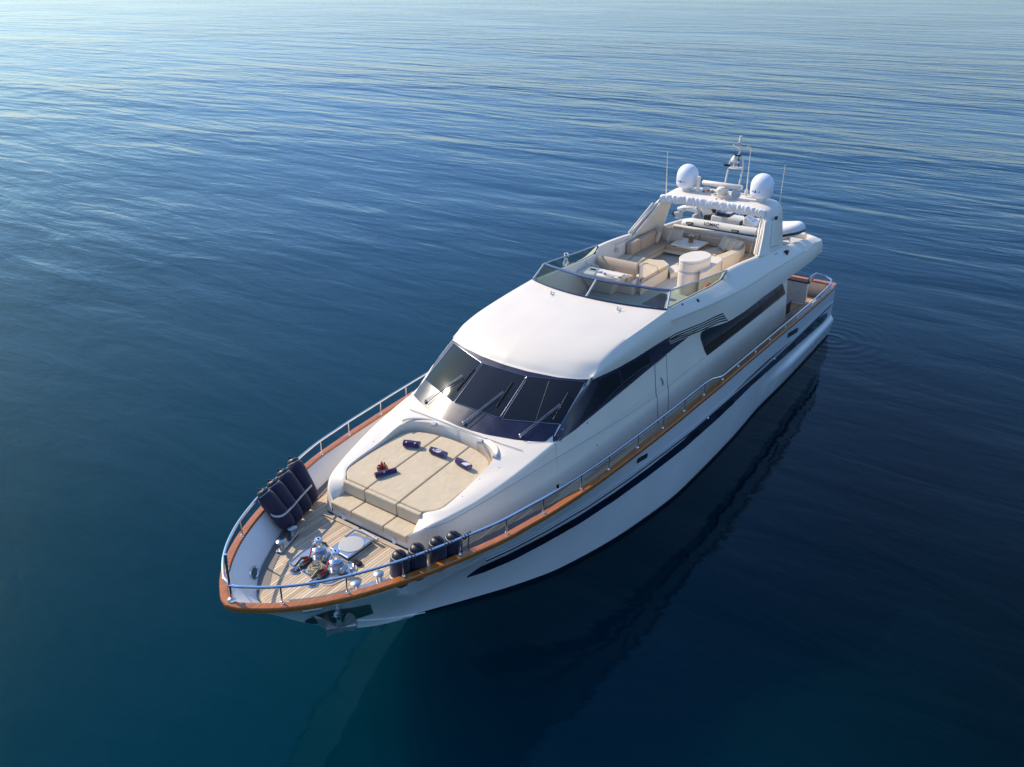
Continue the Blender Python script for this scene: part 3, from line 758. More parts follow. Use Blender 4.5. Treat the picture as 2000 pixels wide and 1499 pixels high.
mb = MB(); mb.tube([p+Vector((0, 0, .012)) for p in bt], .026, 8); mk('frame', mb, M['navy'], fw)
mb = MB(); mb.grid([[a.lerp(b, k/3) for k in range(4)] for a, b in zip(bt, tp)]); mk('pane', mb, clear, fw)
h_ = lambda P, u_: P[int(round(u_*(len(P)-1)))]
for u_ in (0.0, .5, 1.0):
    mb = MB(); mb.tube([h_(bt, u_), h_(tp, u_)], .026, 8); mk('post', mb, M['grey'], fw)
for sgn in (1, -1):
    top = spline([(12.20, 1.84*sgn, 5.43), (11.4, 1.90*sgn, 5.35), (10.4, 1.96*sgn, 5.24), (9.4, 2.02*sgn, 5.15), (8.98, 2.04*sgn, 5.11)], 5)
    bot = [Vector((p.x+(0.36 if i == 0 else .0)*(1), sgn*(top_y(p.x)-.03), top_z(p.x)-.01)) for i, p in enumerate(top)]
    top = resample(top, 20); bot = resample([Vector((x, sgn*(top_y(x)-.04), top_z(x)-.005)) for x in (12.56, 12.2, 11.6, 11, 10.4, 10, 9.8, 9.6, 9.4, 9.2, 9.1)]+[Vector((8.98, sgn*2.02, 5.09))], 20)
    mb = MB(); mb.tube(top, .022, 8); sgl = mk('side_windscreen', mb, M['satin'], Y)
    mb = MB(); mb.tube(bot, .020, 8); mk('frame', mb, M['navy'], sgl)
    mb = MB(); mb.grid([[a.lerp(b, k/3) for k in range(4)] for a, b in zip(bot, top)]); mk('pane', mb, clear, sgl)

# ------------------------------------------------------------------ flybridge furniture
FZ = 4.0
def px(pts, z): return [A(u, v, z=z) for u, v in pts]
def pp(name, pts, z, z0, matl, parent=Y, bevel=.02, seg=3, round_=0, smooth=35, n=6):
    P = px(pts, z)
    if round_: P = [Vector(p) for p in spline([(p.x, p.y, 0) for p in P], n, True)]
    mb = MB(); mb.prism(P, z0, z); return mk(name, mb, matl, parent, bevel=bevel, seg=seg, smooth=smooth)
# helm console: sloping moulded body built across the deck
def xz_prism(mb, prof, ya, yb, inset=0):
    n = len(prof); v = [(x, ya, z) for x, z in prof]+[(x, yb, z) for x, z in prof]
    return mb.add(v, [tuple(range(n)), tuple(reversed(range(n, 2*n)))]+[(i, n+i, n+(i+1) % n, (i+1) % n) for i in range(n)])
con = MB(); dxc = 0
cr_ = [([(9.86, -1.03), (9.84, -1.80), (9.2, -1.80), (9.2, -1.0)], 4.0), ([(9.90, -1.0), (9.90, -1.80), (9.22, -1.80), (9.22, -.95)], 4.15), ([(10.18, -.72), (10.26, -1.83), (9.5, -1.83), (9.5, -.62)], 4.52),
       ([(10.36, -.62), (10.48, -1.84), (9.75, -1.84), (9.78, -.47)], 4.66), ([(10.34, -.62), (10.46, -1.84), (9.82, -1.84), (9.86, -.47)], 4.735)]
con.grid([[Vector((x, y, z)) for x, y in p] for p, z in cr_], True); con.f.append((0, 1, 2, 3)); con.f.append((16, 17, 18, 19))
helm = mk('helm_console', con, M['white'], Y, bevel=.04, seg=3, recalc=True)
mb = MB(); mb.box((10.06, -1.12, 4.745), (.26, 1.1, .03)); mk('instrument_panel', mb, M['white'], helm, bevel=.012)
whc = A(1157, 519, x=9.72)
mb = MB(); ax = Vector((-.55, 0, .8)).normalized(); q_ = Vector((0, 0, 1)).rotation_difference(ax)
ring = [whc+q_ @ Vector((.20*math.cos(a*.2618), .20*math.sin(a*.2618), 0)) for a in range(24)]
mb.tube(ring, .014, 8, closed=True)
for a in (0.3, 2.4, 4.5): mb.tube([whc-ax*.05, whc+q_ @ Vector((.2*math.cos(a), .2*math.sin(a), 0))], .014, 6)
mb.tube([whc-ax*.02, whc-ax*.2], .03, 8); sw_ = mk('steering_wheel', mb, M['grey'], helm)
for (u0, v0, dx_, dy_, dz_, mt, nm) in ((1158, 527, .10, .16, .05, 'black', 'throttle_lever'), (1172, 531, .12, .10, .04, 'grey', 'switch_box'), (1180, 534, .10, .06, .03, 'chrome', 'gauge'), (1212, 543, .03, .14, .02, 'black', 'instrument_slot'), (1190, 539, .03, .34, .01, 'black', 'instrument_slot')):
    c = A(u0, v0, z=4.76); mb = MB(); mb.box(c, (dx_, dy_, dz_)); mk(nm, mb, M[mt], helm, bevel=.008)
for (u0, v0, r_) in ((1107.5, 524, .07), (1120, 517, .07)):
    c = A(u0, v0, z=4.77); mb = MB(); mb.lathe([(r_*1.15, -.03), (r_*1.1, .0), (r_*.9, .035), (r_*.4, .06)], c, 14); mk('compass', mb, M['black'], helm)
c = A(1105, 513, z=4.82); mb = MB(); mb.lathe([(.10, -.1), (.09, .0), (.06, .06), (.05, .13)], c, 14); mb.tube([c+Vector((0, -.05, .12)), c+Vector((0, -.05, .27)), c+Vector((.02, .06, .30)), c+Vector((.0, .09, .2))], .02, 8)
mk('helm_searchlight', mb, M['chrome'], helm)
# helm bench
b1 = A(1240, 541, z=4.55); b0y = A(1147, 520, z=4.55)
bx = b1.x
mb = MB(); mb.box((bx-.22, (b1.y-1.42)/2, 4.22), (.62, b1.y+1.42, .44)); hb_ = mk('helm_bench', mb, M['white'], Y, bevel=.03)
mb = MB(); mb.box((bx+.0, (b1.y-1.42)/2-.04, 4.50), (.50, b1.y+1.36, .12)); mk('seat_cushion', mb, M['tan2'], hb_, bevel=.04, seg=3)
mb = MB(); prof = [(-.10, 0), (.10, .0), (.11, .16), (.07, .30), (.0, .36), (-.10, .33), (-.14, .2), (-.13, .06)]
xz_prism(mb, [(bx-.22+x, 4.54+z) for x, z in prof], -1.84, b1.y-.02); mk('backrest', mb, M['tan2'], hb_, bevel=.03, seg=3, recalc=True)
mb = MB(); mb.box((bx-.30, b1.y+.04, 4.45), (.20, .05, .86)); mk('bench_end', mb, M['white'], hb_, bevel=.02)
# aft facing sunpad behind the helm bench
base = pp('sunbed_base', [(1252, 556), (1305.5, 524), (1306, 516), (1297, 508.5), (1263, 506), (1222, 500), (1178, 506), (1214, 521)], 4.34, FZ, M['white'], bevel=.02)
pp('sunbed_cushion', [(1253, 548), (1253, 541.5), (1249, 521), (1263, 514.5), (1284.5, 522), (1286, 528)], 4.44, 4.345, M['tan'], base, bevel=.03, seg=3)
pp('sunbed_cushion', [(1287, 527.5), (1286, 521), (1265, 513.5), (1246, 517.5), (1266, 505), (1286, 508), (1297, 510.5), (1303.5, 515.5), (1304.5, 519)], 4.44, 4.345, M['tan'], base, bevel=.03, seg=3)
pp('sunbed_cushion', [(1245, 517), (1224, 510.5), (1240, 499.5), (1264, 504)], 4.44, 4.345, M['tan'], base, bevel=.03, seg=3)
pp('sunbed_cushion', [(1222, 510), (1180, 504), (1190, 499.5), (1212, 494.5), (1238.5, 499)], 4.43, 4.345, M['tan'], base, bevel=.03, seg=3)
# U sofa
TZ = 4.53
t1, t2, t3, t4 = [A(u, v, z=TZ) for u, v in ((1309.8, 476), (1332, 463.3), (1384.2, 473), (1360.5, 485.8))]
ic = A(1303, 493, z=FZ+.02)           # inner foot corner of the U
ia = A(1279, 505.5, z=FZ+.02)
yin = -1.40; xin = 5.50
SZ = 4.36
sofa = MB(); sofa.box(((xin+8.3)/2-.4, (yin-1.96)/2-.04, (FZ+SZ-.02)/2), (8.3-xin+.8, yin+1.96-.08, SZ-.18-FZ)); sofa.box((xin-.52, -.25, (FZ+SZ-.02)/2), (.88, 3.1, SZ-.18-FZ)); sofa.box((xin-.7, -.25, FZ+.05), (.5, 3.1, .1)); sofa.box((xin+1.2, -1.75, FZ+.05), (3.2, .4, .1))
sofa.box((xin+.30, 1.18, (FZ+SZ-.1)/2), (1.9, .5, SZ-.1-FZ))
sf = mk('lounge_sofa', sofa, M['white'], Y, bevel=.03)
xf = 7.15
mb = MB(); mb.box(((xin+xf)/2-.3, (yin-1.90)/2, SZ-.06), (xf-xin+.6, yin+1.90, .14)); mk('seat_cushion', mb, M['tan2'], sf, bevel=.04, seg=3)
mb = MB(); mb.box((xin-.36, -.05, SZ-.06), (.72, 2.7, .14)); mk('seat_cushion', mb, M['tan2'], sf, bevel=.04, seg=3)
bk = A(1229, 474, z=4.78)
yb_ = -1.86
for xa, xb in ((xf-.02, (xin+xf)/2+.15), ((xin+xf)/2+.13, xin-.2)):
    mb = MB(); mb.box(((xa+xb)/2+.15, yb_+.02, SZ+.22), (abs(xa-xb)-.01, .20, .44), taper=.97); mk('back_cushion', mb, M['tan2'], sf, bevel=.045, seg=3)
ya = -1.55
for k in range(3):
    mb = MB(); mb.box((4.62, ya+.5+k*.93, SZ+.14), (.18, .915, .32)); mk('back_cushion', mb, M['tan2'], sf, bevel=.045, seg=3)
# port arm of the sofa: curved shell with cushion on top
P = px([(1411, 509), (1448, 491), (1455.5, 484), (1455, 478), (1450, 471)], 4.60)
op = resample(spline([(p.x, p.y, 0) for p in P], 6), 24)
mb = MB(); mb.grid([[Vector((p.x, p.y, FZ)), Vector((p.x, p.y, 4.60)), Vector((p.x, p.y-.05, 4.63)), Vector((p.x+.0, p.y-.11, 4.60)), Vector((p.x, p.y-.12, FZ))] for p in op])
mk('sofa_shell', mb, M['white'], sf, smooth=50)
Pc = px([(1410, 507), (1445, 489), (1440, 484), (1398, 499)], 4.62)
mb = MB(); mb.prism(Pc, 4.50, 4.62); mk('arm_cushion', mb, M['tan'], sf, bevel=.035, seg=3)
Pc = px([(1398, 497), (1428, 485.5), (1408, 480), (1372, 488)], 4.42)
mb = MB(); mb.prism(Pc, 4.30, 4.40); mk('seat_cushion', mb, M['tan'], sf, bevel=.03, seg=3)
mb = MB(); mb.tube(px([(1444, 473.5), (1452, 477), (1454.5, 484), (1452, 488)], 4.66), .035, 8); mk('curved_bolster', mb, M['tan'], sf)
# scatter cushions
def pillow(c, w_, h_, d, rz, tilt, label, grp, rx=0):
    mb = MB(); n = 10; rows = []
    for i in range(n+1):
        r = []
        for j in range(n+1):
            a = -1+2*i/n; b = -1+2*j/n
            pin = 1-.10*(1-abs(b))*abs(a)**4*0
            xx = a*w_/2*(1-.10*(1-b*b)*(abs(a)**3)); zz = b*h_/2*(1-.10*(1-a*a)*(abs(b)**3))
            r.append((xx, d/2*math.sqrt(max(0, (1-a**4)*(1-b**4))), zz))
        rows.append(r)
    mb.grid(rows); mb2 = MB(); mb2.grid([[(x, -y, z) for x, y, z in reversed(r)] for r in rows])
    mb.add(mb2.v, mb2.f)
    o = mk('scatter_cushion', mb, M['pillow'], None, smooth=70, merge=.0005); o.location = c; o.rotation_euler = (tilt, rx, rz)
    return tag(o, label, 'cushion', grp)
pw = .46
for (u, v, rz, tilt, lab) in ((1284, 460, R(35), R(-16), 'brown scatter cushion farthest from the corner on the left arm of the lounge sofa'),
                              (1302, 458, R(68), R(-16), 'brown scatter cushion in the sofa corner, half hidden between two others'),
                              (1321, 461, R(92), R(-14), 'brown scatter cushion at the back of the sofa beside the table, nearest the flowers')):
    c = A(u, v, z=SZ+.26); pillow(c, .48, .48, .16, rz, tilt, lab, 'scatter cushions on the lounge sofa')
for (u, v, rz, lab) in ((1415, 475, R(48), 'largest cream scatter cushion of the leaning three, closest to the table'),
                        (1428, 479.5, R(58), 'cream scatter cushion in the middle of the leaning three at the port sofa end'),
                        (1438, 481.5, R(68), 'small cream scatter cushion at the outer end of the leaning three')):
    c = A(u, v, z=SZ+.27); o = pillow(c, .44, .46, .15, rz, R(-24), lab, 'scatter cushions on the lounge sofa')
# table
mb = MB(); mb.prism([t1, t2, t3, t4], TZ-.06, TZ); tb = mk('lounge_table', mb, M['white'], Y, bevel=.02, seg=3)
ct = (t1+t2+t3+t4)/4
mb = MB(); mb.box((ct.x, ct.y, TZ-.10), (.62, .66, .07)); mk('table_leaf', mb, M['white'], tb, bevel=.01)
mb = MB(); mb.lathe([(.13, FZ), (.13, FZ+.02), (.045, FZ+.05), (.045, TZ-.1)], (ct.x, ct.y, 0), 16); mk('table_leg', mb, M['white'], tb)
# flowers
fc = A(1349, 473.6, z=TZ)
ft = thing('flower_arrangement', 'small square wooden pot of pink and cream flowers on the white lounge table', 'flowers', fc)
mb = MB(); mb.box((0, 0, .06), (.13, .13, .12), rz=.15); mk('pot', mb, M['wicker'], ft, bevel=.006)
fm, fp, fq = MB(), MB(), MB()
for k in range(60):
    a = random.random()*6.28; r_ = .13*random.random()**.5; c = Vector((r_*math.cos(a), r_*math.sin(a), .14+.07*random.random()))
    d_ = Vector((math.cos(a), math.sin(a), random.uniform(-.2, .7))).normalized(); s_ = Vector((-d_.y, d_.x, 0)).normalized()*.016
    fm.add([c, c+d_*.03+s_, c+d_*.07, c+d_*.03-s_], [(0, 1, 2, 3)])
for k in range(11):
    a = random.random()*6.28; r_ = .10*random.random()**.5; c = Vector((r_*math.cos(a), r_*math.sin(a), .20+.04*random.random()))
    (fp if k % 3 else fq).lathe([(.01, -.02), (.034, -.005), (.036, .012), (.02, .022), (.004, .015)], c, 8)
mk('leaves', fm, M['green'], ft); mk('blossoms', fp, M['petal'], ft); mk('blossoms', fq, M['petalw'], ft)
# bar unit: racetrack tower with counter
bt_ = [(1326.4, 505), (1328.5, 500.5), (1336, 496), (1350, 491.8), (1362, 490.4), (1371, 490.3), (1381, 492.3), (1388, 496), (1389.6, 499), (1387, 502), (1377, 506.5), (1365, 510.3), (1350, 511.5), (1337, 510.5), (1329.5, 508)]
BZ = 5.02
P = px(bt_, BZ); P = [Vector(p) for p in spline([(p.x, p.y, 0) for p in P], 4, True)]
bcx = sum(p.x for p in P)/len(P); bcy = sum(p.y for p in P)/len(P)
def sc(k, dx=0): return [(bcx+(p.x-bcx)*k+dx, bcy+(p.y-bcy)*k) for p in P]
mb = MB(); mb.prism(sc(.985), FZ, 4.62, 1.0); bar = mk('bar_unit', mb, M['white'], Y, smooth=40, bevel=.01)
mb = MB(); mb.prism(sc(1.0), BZ-.065, BZ); mk('bar_lid', mb, M['white'], bar, smooth=40, bevel=.015, seg=3)
mb = MB(); mb.prism(sc(.97), BZ-.085, BZ-.064); mk('bar_seal', mb, M['grey'], bar, smooth=40)
mb = MB(); mb.prism(sc(.99), 4.70, BZ-.084); mk('bar_upper', mb, M['white'], bar, smooth=40, bevel=.01)
mb = MB(); mb.prism(sc(.97), 4.615, 4.705); mk('bar_seal', mb, M['grey'], bar, smooth=40)
cp = px([(1368, 534.5), (1380, 531), (1411, 508), (1409, 504), (1389, 499.5), (1360, 505)], 4.72)
mb = MB(); mb.prism(cp, 4.66, 4.72); mk('counter_top', mb, M['white'], bar, bevel=.015, seg=3)
cq = [Vector((p.x-.02, p.y-.02, 0)) for p in cp]
mb = MB(); mb.prism(cq, FZ, 4.655); mk('counter', mb, M['white'], bar, bevel=.01)
pp('bar_step', [(1304, 522.5), (1325, 512), (1327, 530), (1309.5, 536)], 4.17, FZ, M['white'], bar, bevel=.03)
mb = MB(); mb.prism(px([(1310, 530), (1402, 486), (1310, 480)], FZ+.003), FZ+.001, FZ+.004)
# life ring on inside of port coaming
lr = A(1383, 561, y=1.78); mb = MB()
mb.tube([(lr.x+.30*math.cos(a*.2618), lr.y+.0, lr.z-.25+.30*math.sin(a*.2618)) for a in range(24)], .055, 8, closed=True)
tag(mk('life_ring', mb, M['orange'], None), 'orange ring lifebuoy stowed inside the port side of the flybridge behind glass', 'lifebuoy')
# black locker lid on the deck behind the windscreen
pp('deck_hatch', [(1253, 594), (1291, 573), (1303, 575), (1296, 603)], FZ+.012, FZ+.004, M['navy'], bevel=0)
# starboard coaming speaker and pipe
mb = MB(); c = A(1206, 488.5, y=-1.88); mb.lathe([(.075, 0), (.085, .01), (.07, .02), (.02, .015)], c, 18, (0, 1, .1)); mk('loudspeaker', mb, M['grey'], Y)
mb = MB(); mb.tube([A(1202, 479, y=-1.86), A(1228, 466, y=-1.86)], .015, 6); mk('grab_rail', mb, M['satin'], Y)

# ------------------------------------------------------------------ radar arch
AR = [((6.75, 2.14, 4.92), (4.50, 2.14, 4.60), .17), ((6.30, 2.03, 5.20), (4.46, 2.06, 5.0), .16), ((5.85, 1.92, 5.50), (4.40, 1.98, 5.42), .16),
      ((5.52, 1.82, 5.74), (4.30, 1.90, 5.74), .16), ((5.43, 1.70, 5.88), (4.20, 1.78, 5.91), .18), ((5.36, 1.50, 5.95), (4.08, 1.56, 5.98), .18),
      ((5.31, 1.2, 5.97), (3.98, 1.2, 6.01), .18), ((5.28, .6, 5.985), (3.93, .6, 6.02), .18), ((5.27, 0, 5.99), (3.92, 0, 6.02), .18)]
n_ar = len(AR); rows = []
F_ = spline([a[0] for a in AR], 4); B_ = spline([a[1] for a in AR], 4)
for i, (f_, b_) in enumerate(zip(F_, B_)):
    a = F_[min(i+1, len(F_)-1)]-F_[max(i-1, 0)]; t = Vector((0, a.y, a.z)).normalized() if a.length else Vector((0, -1, 0))
    if i == len(F_)-1: t = Vector((0, -1, 0))
    nn = Vector((0, t.z, -t.y)); nn = nn if (nn.z > 0 or nn.y > 0) else -nn
    th = .17; d_ = (b_-f_).normalized()
    rows.append([f_, f_+d_*.05+nn*.03, f_.lerp(b_, .5)+nn*.04, b_-d_*.05+nn*.03, b_, b_-nn*(th*.6), b_-d_*.06-nn*th, f_.lerp(b_, .5)-nn*th, f_+d_*.10-nn*th, f_-nn*(th*.5)])
mb = MB(); mb.grid(rows, True); mb.mirror(); arch = mk('radar_arch', mb, M['white'], Y, smooth=48, merge=.003, bevel=0)
for sg in (1, -1):
    for dx, dy in ((.05, -.05), (.0, -.16), (.14, .03)):
        mb = MB(); mb.tube([(6.62+dx, (2.12+dy)*sg, 4.95), (6.05+dx, (1.98+dy)*sg, 5.36), (5.58+dx, (1.84+dy)*sg, 5.74)], .03, 8); mk('awning_pole', mb, M['white'], arch)
    mb = MB(); mb.tube([(6.95, 1.92*sg, 4.95), (6.3, 1.80*sg, 5.36), (5.62, 1.68*sg, 5.82)], .014, 6); mk('awning_stay', mb, M['navy'], arch)
mb = MB(); mb.tube([(6.35, 2.245, 4.74), (5.4, 2.24, 4.70), (4.5, 2.22, 4.56)], .012, 6); mk('seam', mb, M['wire'], arch)
_m1 = [Vector((5.15, 1.99, 5.55)), Vector((4.62, 1.995, 5.50)), Vector((4.75, 2.145, 4.78)), Vector((5.45, 2.15, 4.86))]
mb = MB(); mb.tube([A(1508, 437, y=2.07), A(1504, 481, y=2.17), A(1507, 483.5, y=2.19), A(1521, 479, y=2.19)], .006, 5); mk('locker_seam', mb, M['wire'], arch)
mb = MB(); c = A(1516, 426, y=2.0); mb.box(c, (.12, .07, .10)); mk('arch_lamp', mb, M['dark'], arch, bevel=.01)
# rolled awning on the front lip
rows = []; NW = 220
pl_ = []; y_ = -1.75
while y_ < 1.75:
    pl_.append((y_, random.uniform(-.16, .22), random.uniform(.5, 1.0), random.uniform(.05, .12))); y_ += random.uniform(.06, .17)
for i in range(NW+1):
    s = -1+2*i/NW; y = 1.74*s; e = abs(s)**6
    xc = 5.36+.06*abs(s); zc = 5.93-.07*e; r = []
    for k in range(14):
        a = 2*math.pi*k/14; ph = y*9+math.sin(y*5.3)*1.6+1.7*math.sin(k*.5)
        fo = abs(math.sin(y*7.5+1.4*math.sin(y*2.7)+k*.42)); w_ = 1+.26*(fo-.55)+.09*math.sin(y*29+k*1.1)
        sc_ = math.copysign(abs(math.cos(a))**.55, math.cos(a)); ss_ = math.copysign(abs(math.sin(a))**.6, math.sin(a))
        tri = 0
        for (py_, sl_, am_, wd_) in pl_:
            dd_ = (y-py_-sl_*ss_)/wd_
            if abs(dd_) < 1: tri = max(tri, am_*(1-abs(dd_)))
        fr_ = .5+.5*math.cos(a)
        r.append(Vector((xc+.095*sc_+fr_*(.065*tri-.02), y, zc+.135*ss_-.02-(.03*tri if ss_ < 0 else 0))))
    rows.append(r)
mb = MB(); mb.grid(rows, True); mb.f.append(tuple(range(14))); mb.f.append(tuple(range(NW*14, NW*14+14)))
mk('rolled_awning', mb, M['canvas'], arch, smooth=60)
# satellite domes
def text_mesh(txt, size, name, matl, parent, loc, rot, ext=.002, shear=0, bold=0):
    cu = bpy.data.curves.new(name, 'FONT'); cu.body = txt; cu.size = size; cu.extrude = ext; cu.align_x = 'CENTER'; cu.align_y = 'CENTER'; cu.shear = shear; cu.offset = bold
    ob = bpy.data.objects.new(name, cu); COL.objects.link(ob); dg = bpy.context.evaluated_depsgraph_get()
    me = bpy.data.meshes.new_from_object(ob.evaluated_get(dg)); bpy.data.objects.remove(ob); me.materials.clear(); me.materials.append(matl)
    o = bpy.data.objects.new(name, me); COL.objects.link(o); o.matrix_world = Matrix.Translation(loc) @ rot.to_4x4()
    if parent: o.parent = parent
    return o
def basis(xd, nd):
    xd = Vector(xd).normalized(); nd = Vector(nd).normalized(); yd = nd.cross(xd).normalized(); xd = yd.cross(nd)
    return Matrix((xd, yd, nd)).transposed()
for sg, (u0, v0) in ((-1, (1330, 356)), (1, (1475.5, 376))):
    c = Vector((4.56, 1.25*sg, 5.99))
    mb = MB(); mb.lathe([(.18, 0), (.18, .04), (.14, .06), (.13, .14), (.20, .17), (.30, .22)], c, 24); ped = mk('dome_pedestal', mb, M['dome'], Y)
    pr_ = [(.20, .12), (.29, .155), (.342, .205), (.356, .27), (.356, .50), (.343, .60), (.31, .69), (.255, .77), (.18, .835), (.09, .872), (.0, .88)]
    mb = MB(); mb.lathe(pr_, c, 40); dm_ = mk('satellite_dome', mb, M['dome'], ped, smooth=80)
    dr = ray(u0, v0); tt_ = 15.0
    while True:
        h0 = CAMLOC+dr*tt_
        if math.hypot(h0.x-c.x, h0.y-c.y) < .353 or tt_ > 40: break
        tt_ += .01
    nd = (h0-c); nd.z = 0.02; nd.normalize(); pos = Vector((c.x, c.y, h0.z))+nd*.354
    text_mesh('Sea', .075, 'dome_lettering', M['logo'], ped, pos+Vector((0, 0, .0))-Vector((-nd.y, nd.x, 0))*(.09), basis((-nd.y, nd.x, 0), nd), shear=.2)
    text_mesh('Tel', .075, 'dome_lettering', M['logo'], ped, pos+Vector((0, 0, -.0))+Vector((-nd.y, nd.x, 0))*(.09)+nd*-.012, basis((-nd.y, nd.x, 0), nd), shear=.2)
    mb = MB(); t_ = Vector((-nd.y, nd.x, 0)); mb.add([pos-t_*.04+nd*.004+Vector((0, 0, -.05)), pos+t_*.04+nd*.004+Vector((0, 0, -.03)), pos+nd*.004+Vector((0, 0, .07))], [(0, 1, 2)]); mk('dome_emblem', mb, M['logo'], ped, smooth=0)
# radar scanner
c = A(1411.5, 362, x=4.75); mb = MB()
e1 = A(1373, 356.5, x=c.x+.05); e2 = A(1449.5, 367, x=c.x-.02)
ax = (e2-e1).normalized()
rows = []
for k, sc_ in ((0, .85), (.01, 1), (.99, 1), (1, .85)):
    p = e1.lerp(e2, k); u_ = Vector((0, 0, 1)); s_ = ax.cross(u_).normalized()
    rows.append([p+u_*.075*math.sin(a*math.pi/8)*sc_+s_*.10*math.cos(a*math.pi/8)*sc_ for a in range(16)])
mb.grid(rows, True); mb.f += [tuple(range(16)), tuple(range(48, 64))]
rs = mk('radar_scanner', mb, M['white'], Y, smooth=50)
mb = MB(); zc = c.z; mb.lathe([(.22, 6.0), (.22, 6.08), (.17, 6.14), (.15, zc-.12), (.09, zc-.10), (.07, zc-.04)], (c.x-.1, c.y, 0), 20); mk('radar_pedestal', mb, M['white'], rs)
# camera turret with guard ring, spotlight, horn and small aerials
c = A(1408, 378, x=5.02); mb = MB(); mb.lathe([(.10, -.10), (.12, .0), (.155, .06), (.15, .14), (.10, .19), (.0, .20)], c, 20); tu = mk('camera_turret', mb, M['white'], Y)
mb = MB(); mb.tube([(c.x+.05+.22*math.cos(a*.2618), c.y+.26*math.sin(a*.2618), c.z-.05) for a in range(24)], .018, 6, closed=True); mb.tube([(c.x+.2, c.y+.1, c.z-.05), (c.x+.32, c.y+.35, 6.0)], .018, 6); mk('guard_ring', mb, M['white'], tu)
c = A(1437.5, 380, x=4.95); mb = MB(); dd = Vector((.85, .42, .12)).normalized(); mb.lathe([(.09, -.22), (.13, -.14), (.145, 0), (.125, .002), (.10, -.04), (.02, -.06)], c, 24, dd); sp1 = mk('spotlight', mb, M['grey'], Y); 
mb = MB(); mb.tube([c-dd*.1, (c.x-.09, c.y-.04, 6.0)], .03, 8); mk('spotlight_stem', mb, M['white'], sp1)
b = A(1362, 379.5, z=5.99); mb = MB(); mb.lathe([(.03, 0), (.03, .06), (.055, .09), (.058, .50), (.065, .52), (.065, .56), (.02, .58)], b, 14); mk('whip_housing', mb, M['white'], arch)
b = A(1379, 379, z=5.99); mb = MB(); mb.lathe([(.025, 0), (.02, .12), (.11, .15), (.13, .18), (.11, .21), (.02, .225)], b, 18); mk('gps_receiver', mb, M['white'], arch)
b = A(1383, 376.5, z=5.99); mb = MB(); mb.lathe([(.05, 0), (.05, .08), (.045, .1), (.045, .13)], b, 12); mk('red_lamp', mb, M['red'], arch)
b = A(1374, 378, z=5.99); mb = MB(); mb.box(b+Vector((0, 0, .05)), (.07, .07, .09)); mk('yellow_lamp', mb, M['orange'], arch)
b = A(1391, 377, z=6.04); mb = MB(); mb.lathe([(.06, 0), (.09, .05), (.08, .052), (.02, .0)], b, 14, (.8, .3, .2)); mk('horn', mb, M['lens'], arch)
b = A(1456, 388.5, z=5.99); mb = MB(); mb.lathe([(.05, 0), (.02, .02), (.02, .10), (.06, .14), (.05, .26), (.02, .32)], b, 12); mk('aerial_mount', mb, M['white'], arch)
mb = MB(); q = A(1467, 287.5, x=b.x-.1); mb.tube([b+Vector((.0, 0, .3)), q], .016, 6, rs=[.02, .009]); mk('whip_aerial', mb, M['white'], arch)
for sg, (ub, vb), (ut, vt) in ((-1, (1301, 381), (1304, 296)), (1, (1521.5, 408), (1534, 322))):
    b = A(ub, vb, x=4.74); t_ = A(ut, vt, x=4.74); mb = MB(); mb.tube([b, b.lerp(t_, .5), t_], .012, 6, rs=[.018, .013, .008]); mk('whip_aerial', mb, M['white'], arch)
# mast
X0 = 4.15
mb = MB()
L1, L2 = A(1416.4, 357, x=X0), A(1444, 360.5, x=X0); L1b, L2b = L1+Vector((.1, -.02, -.4)), L2+Vector((.1, 0, -.4))
H1, H2 = A(1423.5, 325.5, x=X0-.15), A(1451, 328, x=X0-.15)
mb.tube([L1b, L1, H1], .028, 8); mb.tube([L2b, L2, H2], .028, 8)
mid = (H1+H2)/2; hw = (H2-H1)/2
mb.tube([mid+hw*math.cos(a*math.pi/12)*-1+Vector((-.05*math.sin(a*math.pi/12), 0, .37*math.sin(a*math.pi/12))) for a in range(13)], .028, 8)
mb.tube([mid+hw*math.cos(a*math.pi/12)+Vector((.12*math.sin(a*math.pi/12), 0, -.03)) for a in range(-12, 12)], .022, 8)
mast = mk('signal_mast', mb, M['white'], Y)
mb = MB(); top0 = A(1443, 304, x=X0-.2); top1 = A(1445.6, 291.5, x=X0-.2); top2 = A(1447.3, 266, x=X0-.2)
mb.tube([top0, top0.lerp(top1, .5)+Vector((0, .01, 0)), top1, top2], .026, 8); mb.lathe([(.03, -.02), (.05, 0), (.05, .07), (.035, .08), (.035, .12), (.045, .13), (.045, .16)], top2-Vector((0, 0, .16)), 12)
for u_, v_ in ((1431, 282.5), (1464, 286)):
    e_ = A(u_, v_, x=X0-.2); mb.tube([top1, top1.lerp(e_, .35)+Vector((0, 0, -.01)), e_], .02, 8)
mk('mast_head', mb, M['white'], mast)
mb = MB(); mb.tube([A(1443, 327, x=X0-.1), A(1443, 305, x=X0-.1)], .018, 6); mb.box(A(1441, 304, x=X0-.15), (.05, .2, .05)); mb.box(A(1420, 323, x=X0-.1), (.06, .2, .07)); mk('mast_lamp', mb, M['dark'], mast)
mb = MB(); mb.lathe([(.02, -.12), (.02, 0), (.09, .02), (.10, .08), (.03, .2), (.0, .22)], A(1433.5, 318, x=X0-.1), 12); mb.lathe([(.05, -.03), (.06, 0), (.05, .03)], A(1441, 317, x=X0-.1), 12); mk('wind_sensor', mb, M['white'], mast)
mb = MB(); mb.box(A(1443, 282, x=X0-.15), (.10, .10, .12)); mb.tube([A(1449, 281, x=X0-.2), A(1450.5, 277, x=X0-.2)], .012, 5); mk('mast_lamp', mb, M['grey'], mast, bevel=.01)

